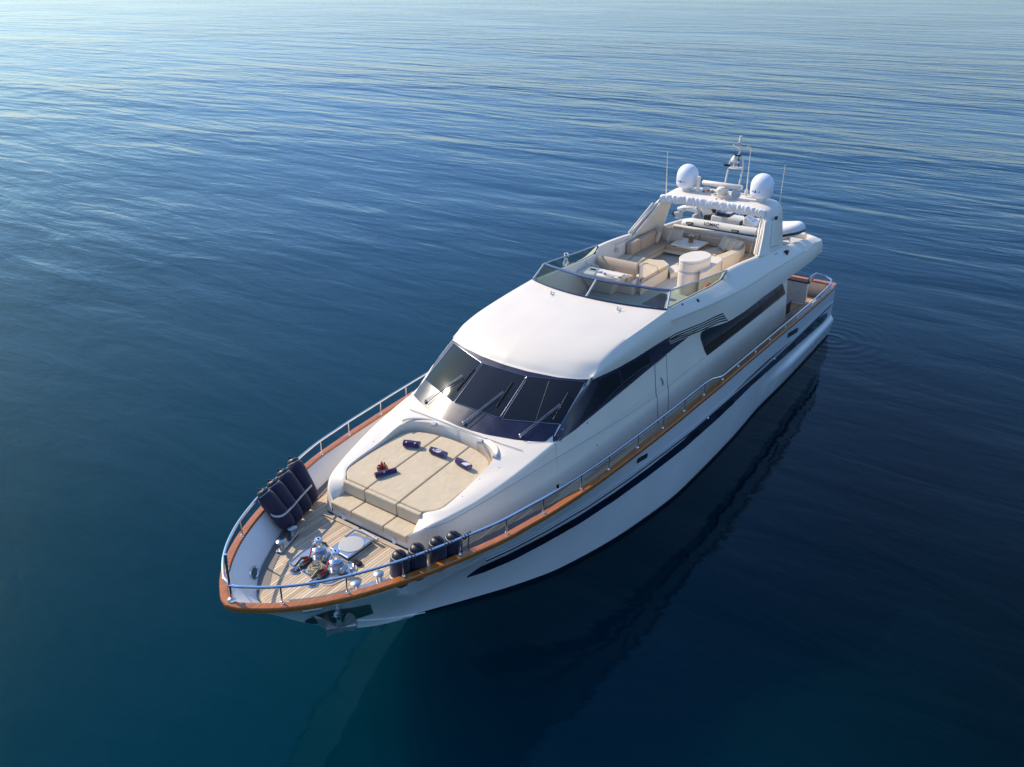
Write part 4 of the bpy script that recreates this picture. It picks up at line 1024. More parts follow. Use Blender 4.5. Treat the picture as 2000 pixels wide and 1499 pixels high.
# beam between lounge and tender
mb = MB(); mb.box((4.30, -.15, 4.66), (.22, 3.1, .18)); mk('tender_beam', mb, M['white'], Y, bevel=.03)
mb = MB(); mb.box((4.24, -.12, 4.28), (.08, 3.16, .55)); mk('lounge_bulkhead', mb, M['nonslip'], Y)
mb = MB(); mb.tube([A(1450+3*math.cos(a*.6), 467.5+3*math.sin(a*.6), x=4.46) for a in range(7)], .012, 5); mk('handle', mb, M['satin'], Y)

# ------------------------------------------------------------------ tender on the aft flybridge deck
tr_ = thing('inflatable_tender', 'white rigid inflatable tender with outboard motor stowed across the aft flybridge deck', 'dinghy', (3.2, 0, 4.5))
TX = 3.05; TZ0 = 4.66
def U(o): return under(o, tr_)
rad = .20
cl = [(TX+.52, -1.72, TZ0-.02), (TX+.52, -1.2, TZ0), (TX+.52, -.4, TZ0), (TX+.52, .4, TZ0), (TX+.48, 1.1, TZ0+.02), (TX+.38, 1.6, TZ0+.10), (TX+.18, 1.98, TZ0+.21), (TX-.1, 2.10, TZ0+.26),
      (TX-.38, 1.98, TZ0+.21), (TX-.58, 1.6, TZ0+.10), (TX-.68, 1.1, TZ0+.02), (TX-.72, .4, TZ0), (TX-.72, -.4, TZ0), (TX-.72, -1.2, TZ0), (TX-.72, -1.72, TZ0-.02)]
c_ = spline(cl, 6); rs = []
for i in range(len(c_)):
    e = min(i, len(c_)-1-i)/5; rs.append(rad*min(1, .25+.75*math.sqrt(min(1, e))))
mb = MB(); mb.tube(c_, rad, 20, rs=rs); tube_ = U(mk('tube', mb, M['rib'], None, smooth=60))
def along(i0, i1, dz, r_, matl, name, out=0):
    mb = MB(); pts = []
    for i in range(i0, i1):
        p = c_[i]; t = (c_[min(i+1, len(c_)-1)]-c_[max(i-1, 0)]).normalized(); o_ = t.cross(Vector((0, 0, 1))).normalized()
        ctr = Vector((TX-.1, 0, TZ0)); 
        if o_.dot(p-ctr) < 0: o_ = -o_
        pts.append(p+o_*(rad+out)*math.cos(math.asin(dz/rad))+Vector((0, 0, dz)))
    mb.tube(pts, r_, 6); return U(mk(name, mb, matl, None))
along(4, len(c_)-4, -.02, .022, M['navy'], 'rub_strake'); along(8, len(c_)-8, -.06, .028, M['black'], 'rub_strake')
# hull under the tubes and floor
mb = MB(); rows = []
for i in range(15):
    y = -1.55+3.45*i/14; k = 1 if y < .9 else max(.05, 1-((y-.9)/1.05)**2); up = 0 if y < .9 else .22*((y-.9)/1.0)**1.5
    rows.append([Vector((TX-.1+w_*k, y, TZ0+z+up)) for w_, z in ((-.56, -.05), (-.5, -.17), (-.25, -.27), (0, -.38), (.25, -.27), (.5, -.17), (.56, -.05))])
mb.grid(rows); U(mk('hull', mb, M['rib'], None, smooth=50))
mb = MB(); mb.box((TX-.1, -.1, TZ0-.12), (1.0, 2.8, .05)); U(mk('floor', mb, M['grey'], None))
# seat, console, wheel
sc_c = A(1405, 433, x=TX-.05)
mb = MB(); mb.box((TX-.1, -.62, TZ0+.10), (.55, .42, .42)); seat = U(mk('seat_box', mb, M['rib'], None, bevel=.05, seg=3))
mb = MB(); mb.box((TX-.1, -.42, TZ0+.36), (.52, .50, .12)); inherit(mk('seat_cushion', mb, M['black'], None, bevel=.05, seg=3), seat)
mb = MB(); mb.box((TX-.1, -.40, TZ0+.415), (.34, .44, .03)); q = mk('seat_inset', mb, M['grey'], None, bevel=.012); inherit(q, seat)
mb = MB(); mb.box((TX-.1, -.80, TZ0+.56), (.50, .12, .42), rx=.25); q = mk('backrest', mb, M['black'], None, bevel=.05, seg=3); inherit(q, seat)
mb = MB(); mb.box((TX-.1, -.735, TZ0+.56), (.36, .04, .36), rx=.25); q = mk('back_panel', mb, M['grey'], None, bevel=.015); inherit(q, seat)
mb = MB(); mb.prism([(TX-.42, .30), (TX+.22, .30), (TX+.2, .85), (TX-.4, .85)], TZ0-.1, lambda x, y: TZ0+.42-(y-.30)*.45, .92); cns = U(mk('console', mb, M['rib'], None, bevel=.05, seg=3))
mb = MB(); wc = Vector((TX-.1, .22, TZ0+.50)); ax = Vector((0, -.45, .9)).normalized(); q0 = Vector((0, 0, 1)).rotation_difference(ax)
mb.tube([wc+q0 @ Vector((.17*math.cos(a*.2618), .17*math.sin(a*.2618), 0)) for a in range(24)], .016, 6, closed=True)
for a in (.5, 2.6, 4.7): mb.tube([wc, wc+q0 @ Vector((.17*math.cos(a), .17*math.sin(a), 0))], .013, 5)
q = mk('steering_wheel', mb, M['grey'], None); inherit(q, cns)
mb = MB(); mb.tube([wc, wc-ax*.2], .05, 8); mb.box((TX+.08, .28, TZ0+.12), (.2, .14, .26)); q = mk('control_column', mb, M['black'], None); inherit(q, cns)
for k, yy in enumerate((.50, .60)):
    mb = MB(); mb.box((TX-.1, yy, TZ0+.36-(yy-.4)*.42), (.42, .05, .02), rx=-.4); q = mk('console_slat', mb, M['grey'], None); inherit(q, cns)
# handles, lifelines, lettering
for u0, v0 in ((1347, 436.5), (1436, 452)):
    b = A(u0, v0, x=TX+.52+rad-.02); mb = MB(); mb.box(b, (.05, .26, .09)); U(mk('grab_handle', mb, M['black'], None, bevel=.02)); mb = MB(); mb.tube([b+Vector((.03, -.08, .0)), b+Vector((.055, 0, .01)), b+Vector((.03, .08, .0))], .014, 6); U(mk('grab_loop', mb, M['grey'], None))
for yy in (.35, .95, 1.35):
    mb = MB(); mb.tube([(TX+.46, yy-.14, TZ0+rad-.01), (TX+.42, yy-.05, TZ0+rad+.055), (TX+.42, yy+.05, TZ0+rad+.055), (TX+.46, yy+.14, TZ0+rad-.01)], .012, 6); U(mk('lifeline', mb, M['dark'], None))
tc_ = A(1388.5, 444, x=TX+.52+rad*.86); nd = Vector((.80, 0, .60)); pos = Vector((TX+.52, tc_.y, TZ0))+nd*(rad+.004)
U(text_mesh('LOMAC', .155, 'lettering', M['dark'], None, pos, basis((0, 1, 0), nd), bold=.003))
tube_l = bpy.data.objects['lettering']
# outboard motor tilted up at the transom
mb = MB(); mb.box((TX-.1, -1.42, TZ0+.02), (.86, .07, .46)); U(mk('transom', mb, M['rib'], None, bevel=.015))
ob = A(1377, 418, x=TX-.1)
mot = U(mk('outboard_leg', MB().tube([(TX-.1, -1.30, TZ0+.26), (TX-.1, -1.62, TZ0+.38), (TX-.1, -1.98, TZ0+.33), (TX-.1, -2.18, TZ0+.26)], .1, 10, rs=[.10, .13, .10, .07]), M['rib'], None))
def MI(o): o.parent = mot; return o
mb = MB(); mb.box((TX-.1, -1.10, TZ0+.46), (.34, .44, .52), rx=.55, taper=.82); MI(mk('cowling', mb, M['rib'], None, bevel=.07, seg=3))
mb = MB(); mb.box((TX-.1, -1.33, TZ0+.30), (.36, .05, .40), rx=.55); MI(mk('cowl_trim', mb, M['grey'], None, bevel=.01))
mb = MB(); mb.tube([(TX-.1, -2.02, TZ0+.16), (TX-.1, -2.30, TZ0+.10)], .06, 10, rs=[.045, .055]); mb.box((TX-.1, -2.13, TZ0+.02), (.03, .26, .2)); MI(mk('gearcase', mb, M['grey'], None))
mb = MB(); mb.box((TX-.1, -1.92, TZ0+.30), (.34, .03, .16)); MI(mk('cavitation_plate', mb, M['grey'], None, bevel=.01))
mb = MB()
for a in range(3):
    d_ = Vector((math.cos(a*2.09), 0, math.sin(a*2.09))); s_ = Vector((-d_.z, 0, d_.x)); c0 = Vector((TX-.1, -2.34, TZ0+.09))
    mb.add([c0+d_*.02-s_*.03, c0+d_*.12-s_*.06+Vector((0, .02, 0)), c0+d_*.15, c0+d_*.12+s_*.05-Vector((0, .02, 0)), c0+d_*.02+s_*.03], [(0, 1, 2, 3, 4)])
MI(mk('propeller', mb, M['black'], None, smooth=0, solid=.012))
mb = MB(); mb.box((TX-.05, -1.0, TZ0+.18), (.4, .2, .16)); MI(mk('motor_bracket', mb, M['black'], None, bevel=.02))
c = A(1513, 427, x=4.2); mb = MB(); mb.add([c+Vector((0, -.13, -.10)), c+Vector((0, .07, -.10)), c+Vector((.02, .07, .09)), c+Vector((.02, -.13, .09))], [(0, 1, 2, 3)])
tag(mk('small_flag', mb, M['blue'], None, smooth=0, solid=.006), 'small bright blue cloth square hanging under the port end of the arch', 'flag')
# lashing line at tender bow
mb = MB(); mb.tube([A(1524, 462, z=4.75), A(1530, 465, z=4.6), A(1536, 463, z=4.65), A(1543, 472, z=4.25)], .014, 6)
tag(mk('lashing_rope', mb, M['dark'], None), 'dark lashing rope running from the tender bow down to the aft flybridge deck', 'rope')
# aft flybridge deck inner coaming
mb = MB(); mb.prism([(1.45, -2.1), (1.45, 2.1), (4.2, 2.05), (4.2, -2.05)], 4.02, 4.16); mk('boat_deck', mb, M['nonslip'], Y)
mb = MB(); mb.box((1.30, 0, 4.18), (.22, 3.9, .30)); mk('aft_coaming', mb, M['white'], Y, bevel=.05, seg=3)

# ------------------------------------------------------------------ rails
def rail_h(x): return tab(x, [(.5, .17), (2, .14), (5, .11), (11.0, .11), (12.0, .30), (12.5, .33), (20, .33), (24.3, .34)])
inn = cap_xy(.09, 260)
def near_u(x): return min(range(len(inn)), key=lambda k: abs(inn[k].x-x))
def cap_at(u, v):
    z = 3.0
    for _ in range(6): p = A(u, v, z=z); z = cap_z(p.x)
    return p
bases = [(560, 1183), (684, 1161), (795, 1128), (900, 1087), (989, 1045), (1066, 1002), (1135.5, 958.5), (1194.6, 916.5), (1246.5, 875), (1291, 838), (1332, 804), (1370, 772), (1406, 742), (1440, 713.5),
         (1471, 688), (1500, 663), (1527, 639), (1553, 619.5), (1577.5, 597), (1599.5, 579), (1618.5, 563.4)]
sx = [min(24.0, cap_at(*b).x) for b in bases]
for sg, nm in ((1, 'port'), (-1, 'stb')):
    P = [Vector((p.x, p.y*sg, p.z+rail_h(p.x))) for p in inn if p.x > 1.05 and p.x < 24.13]
    P += [Vector((24.16, 0.0, 3.62))] if sg == 1 else [Vector((24.15, 0, 3.62))]
    if sg == 1: P = [A(1581.7, 548, z=2.72), A(1583, 541, z=2.85), A(1594.5, 534, z=2.88), Vector((.62, 2.7, 2.72)), Vector((.80, 2.93, 2.70))]+P
    mb = MB(); mb.tube(P, .026, 8); rl = mk('guard_rail', mb, M['chrome'], Y)
    for x in sx:
        p = inn[near_u(x)]; h_ = rail_h(p.x)
        if h_ < .02: continue
        mb = MB(); b = Vector((p.x, p.y*sg, p.z+.005)); t_ = b+Vector((-.01, 0, h_)); mb.tube([b, t_], .016, 8); mb.lathe([(.034, 0), (.03, .015), (.02, .025), (.02, .04)], b, 10); mk('stanchion', mb, M['chrome'], rl)
mb = MB(); mb.tube([(24.17, .0, 3.28), (24.15, 0, 3.62), (24.13, 0, 4.22)], .026, 8); mb.lathe([(.07, 0), (.06, .03), (.03, .05)], (24.17, 0, 3.33), 12); mk('jackstaff', mb, M['chrome'], Y)

# ------------------------------------------------------------------ foredeck gear
DZ = 2.815
def dz_at(u, v, h=0):
    p = A(u, v, z=DZ+h); return Vector((p.x, p.y, DZ+h))
# plank margins around the coachroof and hatch, joint line
mb = MB(); mb.box((21.16, 0, 2.822), (.10, 2.3, .012)); mk('deck_margin', mb, M['teakm'], Y)
mb = MB(); mb.tube([(21.10, -1.1, 2.835), (21.10, 1.1, 2.835)], .014, 5); mk('deck_gasket', mb, M['black'], Y)
mb = MB(); mb.tube([dz_at(529, 1113, .005), dz_at(562, 1130, .005)], .004, 4)
# round lights on the front face
for sg in (-1, 1):
    mb = MB(); mb.lathe([(.06, -.01), (.06, .012), (.035, .03), (.0, .034)], (21.085, .66*sg, 2.87), 16, (1, 0, .1)); mk('courtesy_light', mb, M['dome'], Y)
# hatch
hp = [dz_at(u, v, .10) for u, v in ((642.5, 1071), (679.5, 1091.5), (729.5, 1055), (692, 1039.5))]
hc = sum(hp, Vector())/4
def shr(k): return [(hc.x+(p.x-hc.x)*k, hc.y+(p.y-hc.y)*k) for p in hp]
mb = MB(); mb.prism(shr(1.03), DZ, DZ+.03); ht = mk('foredeck_hatch', mb, M['teakm'], Y, bevel=.05, seg=3)
mb = MB(); mb.prism(shr(.97), DZ+.03, DZ+.075); mk('hatch_coaming', mb, M['black'], ht, bevel=.04, seg=3)
mb = MB(); mb.prism(shr(1.0), DZ+.07, DZ+.105, .97); mk('hatch_lid', mb, M['satin'], ht, bevel=.045, seg=4)
mb = MB(); mb.lathe([(.235, 0), (.235, .010), (.22, .012), (0, .013)], (hc.x, hc.y, DZ+.104), 40); mk('hatch_lens', mb, M['lens'], ht)
a0, a1, a2 = hp[3]+Vector((.12, -.1, .02)), hp[3]+Vector((-.10, .05, .0)), hp[2]+Vector((-.08, .02, .0))
mb = MB(); mb.tube([hp[3]+Vector((.18, -.06, -.02)), hp[3]+Vector((-.06, -.05, 0)), hp[3].lerp(hp[2], .3)+Vector((-.09, 0, .01)), hp[2]+Vector((-.05, .06, 0))], .03, 8); mk('hatch_guard', mb, M['grey'], ht)
for u, v in ((702, 1037), (732, 1053.5)):
    mb = MB(); mb.lathe([(.03, 0), (.03, .05), (.01, .06)], dz_at(u, v), 10); mk('hatch_hinge', mb, M['black'], ht)
# windlass tray
tpx = [(561, 1104), (563, 1097), (590, 1074), (608, 1064), (622, 1062), (690, 1098), (697.5, 1106), (697, 1115), (688, 1126), (662, 1138), (648, 1144), (633, 1145), (622, 1140), (575, 1112)]
tp_ = [dz_at(u, v) for u, v in tpx]; tp_ = [Vector(p) for p in spline(tp_, 4, True)]
tcx = sum(p.x for p in tp_)/len(tp_); tcy = sum(p.y for p in tp_)/len(tp_)
def ts(k): return [(tcx+(p.x-tcx)*k, tcy+(p.y-tcy)*k) for p in tp_]
mb = MB(); mb.prism(ts(1.0), DZ-.02, DZ+.012); wt = mk('windlass_surround', mb, M['teakm'], Y, bevel=.006)
mb = MB(); o_ = ts(.94); i1 = ts(.90); i2 = ts(.86); n = len(o_)
mb.grid([[Vector((*a, DZ+.012)) for a in o_], [Vector((*a, DZ+.032)) for a in i1], [Vector((*a, DZ+.018)) for a in i2]], True)
mb.add([Vector((*a, DZ+.018)) for a in i2], [tuple(range(n))]); mk('windlass_tray', mb, M['satin'], wt)
for (u0, v0, lab) in ((624, 1078, 'starboard'), (657, 1102, 'port')):
    b = dz_at(u0+1, v0+5, .05); 
    mb = MB(); mb.lathe([(.11, -.04), (.11, .02), (.085, .05), (.085, .10), (.115, .13), (.12, .15), (.07, .17), (.05, .20), (.048, .27), (.075, .31), (.08, .33), (.065, .345), (.02, .35)], b, 22); wl = mk('windlass', mb, M['chrome'], Y)
    mb = MB(); mb.lathe([(.125, .045), (.10, .07), (.125, .095)], b, 18); mk('chain_wheel', mb, M['galv'], wl)
    mb = MB(); mb.lathe([(.02, .345), (.02, .36), (.0, .365)], b, 8); mk('spindle', mb, M['black'], wl)
    fwd = b+Vector((.30, -.04, -.02))
    mb = MB(); mb.box(fwd, (.26, .10, .10), rz=.1); mb.tube([fwd+Vector((-.1, -.07, .03)), fwd+Vector((.05, -.07, .10)), fwd+Vector((.2, -.07, .03))], .03, 8); mk('chain_stopper', mb, M['bronze'], wl, bevel=.02)
    mb = MB(); mb.lathe([(.10, 0), (.11, .03), (.09, .045), (.075, .03)], fwd+Vector((.24, 0, -.045)), 18); mk('chain_pipe', mb, M['chrome'], wl)
    mb = MB(); mb.lathe([(.07, 0), (.0, .001)], fwd+Vector((.24, 0, -.01)), 14); mk('pipe_hole', mb, M['black'], wl)
    # chain with red painted links
    P = [b+Vector((-.02, -.13, .10)), b+Vector((.08, -.12, .12)), b+Vector((.2, -.05, .06)), fwd+Vector((.1, 0, .05)), fwd+Vector((.24, 0, .0))]
    C_ = resample(spline(P, 8), 24)
    for k, p in enumerate(C_[:-1]): pass
    for part, mt in ((range(0, 16), 'red'), (range(16, 23), 'galv')):
        mb = MB()
        for k in part:
            p, q = C_[k], C_[k+1]; t_ = (q-p).normalized(); a_ = Vector((0, 0, 1)) if k % 2 else t_.cross(Vector((0, 0, 1))).normalized(); a_ = (a_-t_*a_.dot(t_)).normalized(); m_ = (p+q)/2
            mb.tube([m_+t_*.021*math.cos(w_*.785)+a_*.013*math.sin(w_*.785) for w_ in range(8)], .0065, 5, closed=True)
        mk('chain', mb, M[mt], wl)
    mb = MB(); mb.lathe([(.05, -.08), (.055, .0), (.05, .08)], b+Vector((.02, .19, .05)), 14, (1, .3, 0)); mk('windlass_motor', mb, M['satin'], wl)
rc = dz_at(618, 1111, .05); rope = MB()
P = []
for k in range(150):
    a = k*.33; r_ = .16-.0007*k+.03*math.sin(k*.21); P.append(rc+Vector((r_*math.cos(a)*.95+.015*math.sin(k*.9), r_*math.sin(a)+.012*math.cos(k*.7), -.02+.0006*k+.014*math.sin(k*.5))))
P += [rc+Vector((-.10, -.05, .08)), rc+Vector((-.18, -.02, .06)), rc+Vector((-.26, -.06, .10))]
rope.tube(P, .011, 6); tag(mk('coiled_rope', rope, M['rope'], None), 'thin beige rope coiled between the two chrome windlasses on the foredeck', 'rope')
for u, v, r_ in ((612, 1129, .02), (620, 1135, .02), (688, 1112, .045), (593, 1116, .025)):
    mb = MB(); mb.lathe([(r_, 0), (r_, .02), (r_*.5, .03)], dz_at(u, v, .02), 12); mk('tray_fitting', mb, M['satin'], wt)
for u, v in ((624, 1061), (632, 1066), (694, 1099.5), (701, 1103)):
    mb = MB(); b = dz_at(u, v); mb.lathe([(.062, 0), (.062, .04), (.045, .055), (.0, .056)], b, 14); mb.box(b+Vector((0, 0, .06)), (.02, .08, .02)); mk('foot_switch', mb, M['black'], Y)
# bollards
for sg in (-1, 1):
    hb1 = Vector((22.45, .98*sg, 0)); hb2 = Vector((21.98, 1.17*sg, 0))
    if sg == 1:
        q1, q2 = A(695, 1138.8, z=3.02), A(740, 1120, z=3.02)
    else: q1, q2 = A(548, 1057.4, z=3.02), A(570.7, 1030.8, z=3.02)
    hb1.xy = q1.xy; hb2.xy = q2.xy
    mb = MB(); c = (hb1+hb2)/2; d_ = (hb2-hb1); ang = math.atan2(d_.y, d_.x); mb.box((c.x, c.y, DZ+.02), (d_.length+.22, .14, .05), rz=ang); bo = mk('bollard', mb, M['satin'], Y, bevel=.03, seg=3)
    for q in (hb1, hb2):
        mb = MB(); mb.lathe([(.07, DZ), (.05, DZ+.05), (.045, DZ+.15), (.085, DZ+.185), (.09, DZ+.20), (.07, DZ+.215), (0, DZ+.218)], (q.x, q.y, 0), 18); mk('post', mb, M['satin'], bo)
# mooring hole in the bulwark
mb = MB(); pc = A(496.5, 1119, x=23.0); bx_ = [p for p in bi]
P = []
for k in range(16):
    a = 2*math.pi*k/16; P.append((496.5+7.5*math.cos(a)-1.5*math.sin(a), 1119.5+12*math.sin(a)))
bwb = bpy.data.objects['bulwark']; bt3 = BVHTree.FromPolygons([v.co for v in bwb.data.vertices], [tuple(p.vertices) for p in bwb.data.polygons])
Q = []
for u, v in P:
    d_ = ray(u, v); h = bt3.ray_cast(CAMLOC, d_)
    if h[0]: Q.append(h[0]-d_*.02)
if len(Q) > 8:
    mb = MB(); mb.tube(Q, .02, 6, closed=True); fh = mk('mooring_hole', mb, M['chrome'], Y); mb = MB(); mb.add([q+ray(496, 1119)*.008 for q in Q], [tuple(range(len(Q)))]); mk('hole_lining', mb, mat('dark_teal_lining', (.02, .09, .10), .2), fh, smooth=0)

# anchor in its pocket
an = thing('anchor', 'galvanised plough anchor hanging in the dark pocket at the port bow', 'anchor', A(664, 1212, y=.72))
def AN(o): return under(o, an)
_d = ray(655, 1208); _h = hb.ray_cast(CAMLOC, _d); _n = _h[1] if _h[1].dot(_d) < 0 else -_h[1]; _p = _h[0]
def surf(u, v, off):
    d_ = ray(u, v); q = _p+_n*off; t_ = (q-CAMLOC).dot(_n)/d_.dot(_n); return CAMLOC+d_*t_
mb = MB(); mb.tube([surf(659, 1188, .10), surf(664, 1229, .20)], .04, 4); AN(mk('shank', mb, M['galv'], None, smooth=0))
mb = MB(); mb.tube([surf(651, 1205.5, .16), surf(660, 1201, .19), surf(673, 1202, .16)], .016, 8); mb.tube([surf(657, 1201, .16), surf(662, 1207, .16)], .05, 6); AN(mk('stock', mb, M['chrome'], None))
def fluke(pts, offs):
    mb = MB(); Pq = [surf(u, v, o_) for (u, v), o_ in zip(pts, offs)]; mb.add(Pq, [tuple(range(len(Pq)))]); AN(mk('fluke', mb, M['galv'], None, smooth=0, solid=.04))
fluke([(614, 1202), (628, 1207), (652, 1217), (658, 1224), (657, 1230), (638, 1230), (628, 1221)], [.05, .09, .12, .16, .17, .14, .09])
fluke([(679, 1197), (688, 1198), (695, 1208), (696, 1223), (670, 1225), (669, 1220), (673, 1207)], [.05, .05, .09, .15, .17, .15, .10])
bl = [surf(u, v, .20) for u, v in ((637, 1230), (640, 1244), (658, 1236), (672, 1233), (694, 1232), (696.5, 1223), (668, 1226))]
mb = MB(); mb.add(bl, [tuple(range(7))]); AN(mk('crown', mb, M['galv'], None, smooth=0, solid=.05, bevel=.01))

# ------------------------------------------------------------------ fenders
def fender(top, bot, r, label, grp, cloth='fender'):
    top, bot = Vector(top), Vector(bot); ax = (top-bot); L = ax.length; ax.normalize()
    t = thing('fender', label, 'fender', bot, grp)
    q = Vector((0, 0, 1)).rotation_difference(ax)
    def put(o): o.parent = t; o.rotation_mode = 'QUATERNION'; o.rotation_quaternion = q; return o
    prof = [(0.0, -.02), (r*.45, .0), (r*.80, .06), (r*.97, .16), (r, .28), (r, L*.55), (r, L-.20), (r*.95, L-.12), (r*.84, L-.055), (r*.74, L-.03)]
    mb = MB(); mb.lathe(prof, n=28); put(mk('cover', mb, M[cloth], None, smooth=70))
    mb = MB(); mb.lathe([(r*.76, L-.045), (r*.74, L-.01), (r*.62, L+.025), (r*.42, L+.045), (r*.2, L+.055), (0, L+.058)], n=24); put(mk('end_cap', mb, M['rubber'], None, smooth=60))
    mb = MB(); mb.tube([(r*.77*math.cos(a*.2618), r*.77*math.sin(a*.2618), L-.04) for a in range(24)], .006, 5, closed=True); put(mk('drawcord', mb, M['grey'], None))
    mb = MB(); mb.tube([(.0, -.05, L+.04), (.02, -.05, L+.075), (.03, .0, L+.09), (.02, .05, L+.075), (0, .05, L+.04)], .012, 6); put(mk('rope_loop', mb, M['navyrope'], None))
    return t
g1 = 'navy fenders strapped inside the starboard bow rail'
tops = [A(u, v, z=3.60) for u, v in ((511.9, 961.5), (531, 943.5), (550.5, 922.7), (571.5, 900.5))]
bots = [A(u, v, z=2.92) for u, v in ((563, 1026), (579, 1009.5), (596.5, 991), (609, 973))]
labs = ['navy covered fender foremost of the four strapped at the starboard bow rail', 'second navy fender from the bow in the strapped starboard row', 'third navy fender from the bow in the strapped starboard row', 'aftmost tallest-standing navy fender of the strapped starboard row']
for a, b, l_ in zip(tops, bots, labs): fender(a, b-(a-b).normalized()*.08, .17, l_, g1)
g2 = 'navy fenders tied inside the port bow rail'
tops = []
for u, v in ((779.5, 1083), (814, 1069.5), (853.5, 1056), (885, 1046)):
    z_ = 3.74
    while True:
        p = A(u, v, z=z_)
        if p.y < sheer_y(p.x)-.15-.175 or z_ < 3.3: break
        z_ -= .01
    tops.append(p)
labs = ['navy fender with white belt foremost of the four tied inside the port bow rail', 'second navy fender from the bow inside the port bow rail, beside the belted one', 'purple sunlit fender, third from the bow inside the port bow rail', 'aftmost navy fender of the four inside the port bow rail, beside a stanchion']
for k, (a, l_) in enumerate(zip(tops, labs)): fender(a, Vector((a.x, a.y-.02, 2.83)), .17, l_, g2)
# belt round the starboard fenders
sp = [A(u, v, z=zz) for u, v, zz in ((527, 1002, 3.22), (533, 1008, 3.24), (545, 1009.5, 3.24), (557, 1004.5, 3.24), (573, 989, 3.26), (592, 967, 3.28), (609.5, 948.5, 3.28))]
sp = spline([p+(CAMLOC-p).normalized()*.05 for p in sp], 6)
mb = MB(); mb.grid([[p+Vector((0, 0, .018)), p-Vector((0, 0, .018))] for p in sp]); mb.grid([[p-Vector((0, 0, .018))+Vector((-.01, -.02, 0)), p+Vector((0, 0, .018))+Vector((-.01, -.02, 0))] for p in sp])
tag(mk('fender_belt', mb, M['grey'], None), 'pale webbing belt drawn tight around the four starboard bow fenders', 'strap')
f0 = tops[0]+Vector((0, -.02, -.42)); mb = MB()
rws = [[f0+Vector((.176*math.cos(a*.2618), .176*math.sin(a*.2618), z)) for a in range(24)] for z in (-.025, .025)]
mb.grid(rws, True); tag(mk('fender_belt', mb, M['dome'], None), 'white belt around the foremost port bow fender', 'strap')
# lashings to the port rail
for k, a in enumerate(tops):
    p = inn[near_u(a.x-.02)]; rp = Vector((p.x, p.y, p.z+rail_h(p.x))); mb = MB()
    P = [a+Vector((.0, .03, .10)), a.lerp(rp, .6)+Vector((0, 0, .03))]
    for j in range(18): P.append(rp+Vector((.10-.013*j, .034*math.cos(j*1.2), .034*math.sin(j*1.2))))
    if k != 2: P += [rp+Vector((-.13, -.03, -.05)), rp+Vector((-.12, -.05, -.30)), rp+Vector((-.14, -.05, -.38))]
    mb.tube(P, .012, 6); tag(mk('fender_lashing', mb, M['navyrope'], None), ('dark rope tying the %s port bow fender to the rail' % ('foremost', 'second', 'third', 'aftmost')[k]), 'rope', 'ropes tying the port fenders')
for k, a in enumerate([A(u, v, z=3.66) for u, v in ((508.5, 955), (526.5, 937), (543.5, 919), (566.5, 895))]):
    p = inn[near_u(a.x)]; rp = Vector((p.x, -p.y, p.z+rail_h(p.x))); mb = MB(); P = [a]
    for j in range(14): P.append(rp+Vector((.06-.01*j, .034*math.cos(j*1.3), .034*math.sin(j*1.3))))
    mb.tube(P, .013, 6); tag(mk('fender_lashing', mb, M['navyrope'], None), ('dark knot holding the %s starboard bow fender to the rail' % ('foremost', 'second', 'third', 'aftmost')[k]), 'rope', 'ropes tying the starboard fenders')

# ------------------------------------------------------------------ sun pad and seat cushions on the foredeck
def ztop(x): return 3.40+(20.6-x)*.062 if x < 20.6 else 3.40
def padmesh(poly, zt, zb, bev=.03):
    mb = MB(); P = [Vector((p[0], p[1], 0)) for p in poly]; mb.prism(P, zb, lambda x, y: zt(x)); return mb
def cush(name, poly, zt, zb, label, grp, bev=.035):
    c = Vector((sum(p[0] for p in poly)/len(poly), sum(p[1] for p in poly)/len(poly), zb))
    poly = [(p[0]-c.x, p[1]-c.y) for p in poly]
    mb = MB(); mb.prism(poly, 0, lambda x, y: zt(x+c.x)-c.z)
    o = mk(name, mb, M['tan'], None, bevel=bev, seg=4, smooth=50); o.location = c; return tag(o, label, 'cushion', grp)
g = 'beige sun pad cushions on the foredeck'
g_ = .006
port = [(20.62, .415+g_), (20.62, .98), (20.56, 1.06), (20.45, 1.18), (20.32, 1.225), (20.1, 1.235), (19.5, 1.23), (19.0, 1.205), (18.80, 1.165), (18.66, 1.08), (18.56, .93), (18.49, .75), (18.44, .56), (18.42, .395+g_)]
ctr = [(20.63, .415-g_), (18.42, .395-g_), (18.40, .2), (18.395, 0), (18.40, -.2), (18.42, -.395+g_), (20.63, -.415+g_)]
cush('sun_pad_cushion', port, ztop, 3.215, 'beige sun pad cushion on the port side of the foredeck lounge, holding one rolled towel', g)
cush('sun_pad_cushion', ctr, ztop, 3.215, 'long beige middle cushion of the three on the foredeck sun pad', g)
cush('sun_pad_cushion', [(x, -y) for x, y in reversed(port)], ztop, 3.215, 'beige sun pad cushion on the starboard side, beside the toiletry basket', g)
for (ya_, yb2, lab) in ((.415+.01, 1.0, 'beige sun pad front block at the port end above the seat'), (-.405, .405, 'wide beige front block in the middle below the sun pad'), (-1.0, -.425, 'beige front block at the starboard end of the sun pad')):
    cush('front_cushion', [(20.73, ya_), (20.73, yb2), (20.635, yb2), (20.635, ya_)], lambda x: 3.395, 3.13, lab, 'beige front blocks of the sun pad', .03)
for (ya_, yb2, lab) in ((.42, .99, 'beige seat cushion at the port end of the foredeck bench'), (-.41, .41, 'creased wide beige seat cushion in the middle of the foredeck bench'), (-.99, -.42, 'beige seat cushion at the starboard end of the foredeck bench, partly shaded')):
    o = cush('seat_cushion', [(21.11, ya_), (21.11, yb2), (20.56, yb2), (20.56, ya_)], lambda x: 3.125, 2.965, lab, 'beige seat cushions on the foredeck bench', .03)
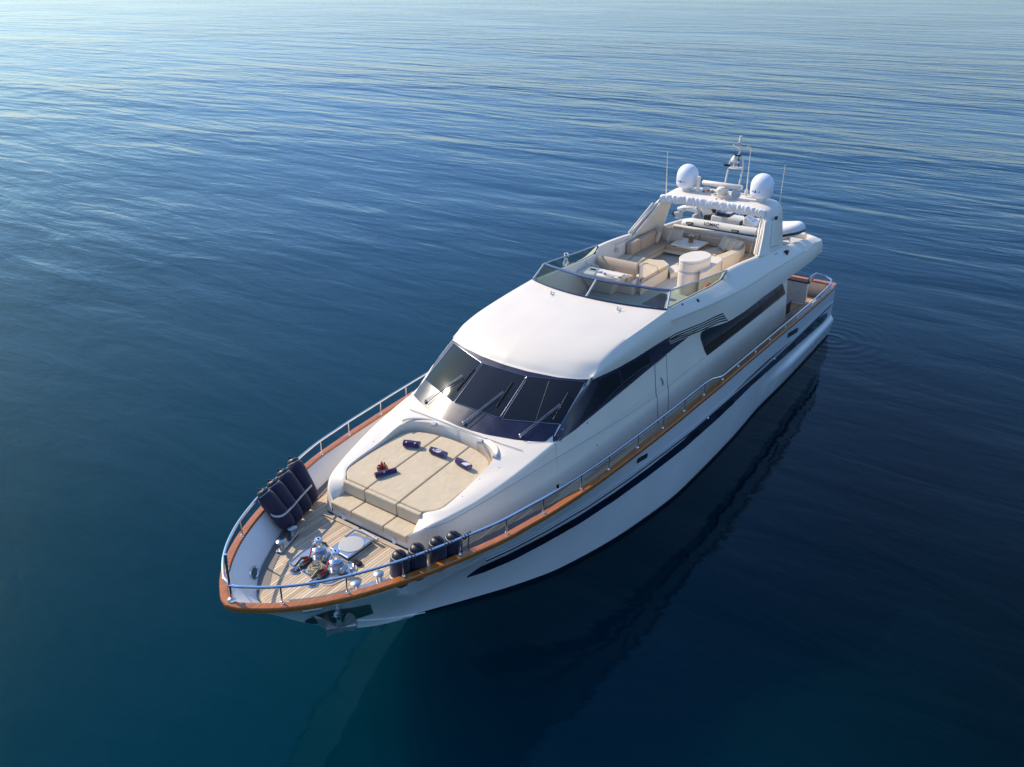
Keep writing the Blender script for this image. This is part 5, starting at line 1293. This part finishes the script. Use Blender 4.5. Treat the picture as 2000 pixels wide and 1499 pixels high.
# ledge details behind the pad
mb = MB()
for th0, th1 in ((0, 1),):
    P = [Vector((p.x-.07, p.y, 3.735)) for p in LIP if p.x < 18.75]; 
mb.tube([Vector((p.x, -p.y, p.z)) for p in P]+list(reversed(P)), .022, 6); mk('backrest_ledge', mb, M['white'], Y)
for yy, xx in ((.62, 18.34), (1.22, 18.62), (-.62, 18.34)):
    mb = MB(); mb.box((xx+.02, yy, 3.70), (.12, .10, .07), rz=.2); mk('ledge_recess', mb, M['grey'], Y, bevel=.01)
# rolled towels
def towel(c, rz, L, r, label, stars, patch=False):
    t = thing('rolled_towel', label, 'towel', c, 'rolled purple towels on the sun pad'); t.rotation_euler = (0, 0, rz)
    mb = MB(); n = 26; rows = []
    for i in range(9):
        x = -L/2+L*i/8; k = 1-.06*math.cos(math.pi*i/8)**8
        rows.append([Vector((x, (r+.004*math.sin(5*a_+i))*k*math.cos(a_), r+(r+.004*math.sin(5*a_+i))*k*math.sin(a_))) for a_ in [2*math.pi*j/n for j in range(n)]])
    mb.grid(rows, True); mb.f += [tuple(range(n)), tuple(range(8*n, 9*n))]
    mk('roll', mb, M['towel'], t, smooth=60)
    sp_ = []
    for k in range(34): a = k*.42; q = r*(.95-.025*k); sp_.append((L/2+.004, q*math.cos(a), r+q*math.sin(a)))
    mb = MB(); mb.tube(sp_, .003, 4); mk('end_fold', mb, M['towelw'], t)
    for (sx_, ang) in stars:
        ang = math.pi-ang
        ctr_ = Vector((sx_, r*1.06*math.cos(ang), r+r*1.06*math.sin(ang))); nn = Vector((0, math.cos(ang), math.sin(ang))); tt = Vector((0, -math.sin(ang), math.cos(ang)))
        v = []
        for k in range(10):
            q = .028 if k % 2 == 0 else .012; a = k*math.pi/5; v.append(ctr_+Vector((q*math.cos(a), 0, 0))+tt*q*math.sin(a))
        mb = MB(); mb.add(v, [tuple(range(10))]); mk('star_print', mb, M['towelw'], t, smooth=0)
    if patch:
        rows = []
        for i in range(5): rows.append([Vector((patch[0]+(.02*j)+.035*i, r*1.03*math.cos(a_), r+r*1.03*math.sin(a_))) for j, a_ in enumerate([2.64, 2.34, 2.04, 1.74, 1.44])])
        mb = MB(); mb.grid(rows); mk('sail_print', mb, M['towelw'], t)
def padpt(u, v):
    z = 3.46
    for _ in range(5): p = A(u, v, z=z); z = ztop(p.x)
    return Vector((p.x, p.y, z))
t1a, t1b = padpt(789, 871), padpt(820, 873.5)
def tw(a, b, r, lab, stars, patch=False):
    d_ = b-a; c = (a+b)/2; c.z = (a.z+b.z)/2; towel(c, math.atan2(d_.y, d_.x), d_.length, r, lab, stars, patch)
tw(padpt(789, 872), padpt(820, 875), .075, 'rolled purple towel with two white stars farthest to starboard on the sun pad', ((-.10, .9), (.09, .9)))
tw(padpt(842, 884), padpt(871, 895), .07, 'rolled purple towel with white emblem in the middle of the sun pad', ((-.09, .9), (.08, 1.0)), (-.09,))
tw(padpt(893, 905), padpt(918, 919), .07, 'rolled purple towel with large white patch on the port sun pad cushion', ((.0, 1.9),), (-.0,))
tw(padpt(733, 934), padpt(774, 922), .055, 'long thin rolled purple towel lying in front of the toiletry basket', ((-.04, .9),))
# basket with bottles
bc = padpt(747, 919.5)
mb = MB(); mb.lathe([(.09, 0), (.105, .02), (.115, .07), (.11, .09), (.10, .07), (.085, .015)], bc, 22); tag(mk('wicker_basket', mb, M['wicker'], None), 'small round wicker basket of toiletry bottles on the sun pad', 'basket')
for dx, dy, h_, mt, lab in ((.02, .0, .19, 'red', 'red toiletry bottle in the wicker basket'), (-.03, .04, .18, 'orange2', 'orange sunscreen bottle in the wicker basket'), (-.03, -.03, .17, 'black', 'black capped bottle at the back of the basket'),
                            (.04, -.06, .12, 'grey', 'grey bottle at the left of the basket'), (.0, .075, .11, 'wicker', 'brown bottle at the right of the basket')):
    b = bc+Vector((dx, dy, .01)); t = thing('toiletry_bottle', lab, 'bottle', b, 'bottles in the wicker basket')
    mb = MB(); mb.lathe([(.026, 0), (.028, .01), (.028, h_*.68), (.020, h_*.76), (.012, h_*.8)], n=12); mk('bottle', mb, M[mt], t)
    mb = MB(); mb.lathe([(.014, h_*.79), (.015, h_), (.0, h_+.002)], n=10); mk('cap', mb, M['orange'] if mt == 'red' else M['black'], t)

# ------------------------------------------------------------------ aft cockpit
mb = MB(); mb.box((1.22, .0, 2.17), (.16, 4.56, .78)); cb = mk('transom_locker', mb, M['inner'], Y, bevel=.02)
mb = MB(); mb.box((1.30, 0, 2.60), (.16, 4.70, .05)); mb.box((.87, 2.24, 2.60), (.7, .16, .05)); mk('locker_capping', mb, M['brown'], cb, bevel=.015)
for ya_, yb2 in ((.2, 2.28), (-2.28, -.2)):
    mb = MB(); mb.tube([(1.27, ya_, 2.62), (1.27, ya_, 2.79), (1.27, yb2, 2.79), (1.27, yb2, 2.62)], .018, 6); mk('locker_rail', mb, M['brown'], cb)
for yy in (2.28, 2.34): 
    mb = MB(); mb.tube([(1.24, yy, 2.60), (1.24, yy, 2.82)], .02, 6); mk('rail_post', mb, M['dome'], cb)
mb = MB(); mb.lathe([(.03, 0), (.03, .02)], (1.28, 2.0, 2.2), 10, (1, 0, 0)); mk('locker_socket', mb, M['black'], cb)
mb = MB(); mb.box((1.40, 0, 1.80), (.12, 4.5, .05)); mk('locker_plinth', mb, M['dome'], cb)
mb = MB(); mb.box((2.95, 1.15, 2.05), (.75, 2.0, .55)); ck = mk('cockpit_table', mb, M['brown'], Y, bevel=.01)
mb = MB(); mb.box((2.95, 1.15, 2.345), (.80, 2.06, .03)); mk('table_top', mb, M['chest'], ck, bevel=.01)
for k in range(6):
    mb = MB(); mb.box((2.95, 2.16, 1.84+k*.08), (.72, .012, .012)); mk('slat', mb, M['black'], ck)
# swim platform
mb = MB(); mb.prism([(.2, -2.8), (-.95, -2.7), (-1.25, -2.2), (-1.25, 2.2), (-.95, 2.7), (.2, 2.8)], .28, .40); sw2 = mk('swim_platform', mb, M['hull'], Y, bevel=.04, seg=3)
mb = MB(); mb.prism([(.0, -2.5), (-.85, -2.4), (-1.1, -2.0), (-1.1, 2.0), (-.85, 2.4), (.0, 2.5)], .401, .412); mk('platform_teak', mb, M['teak'], sw2)
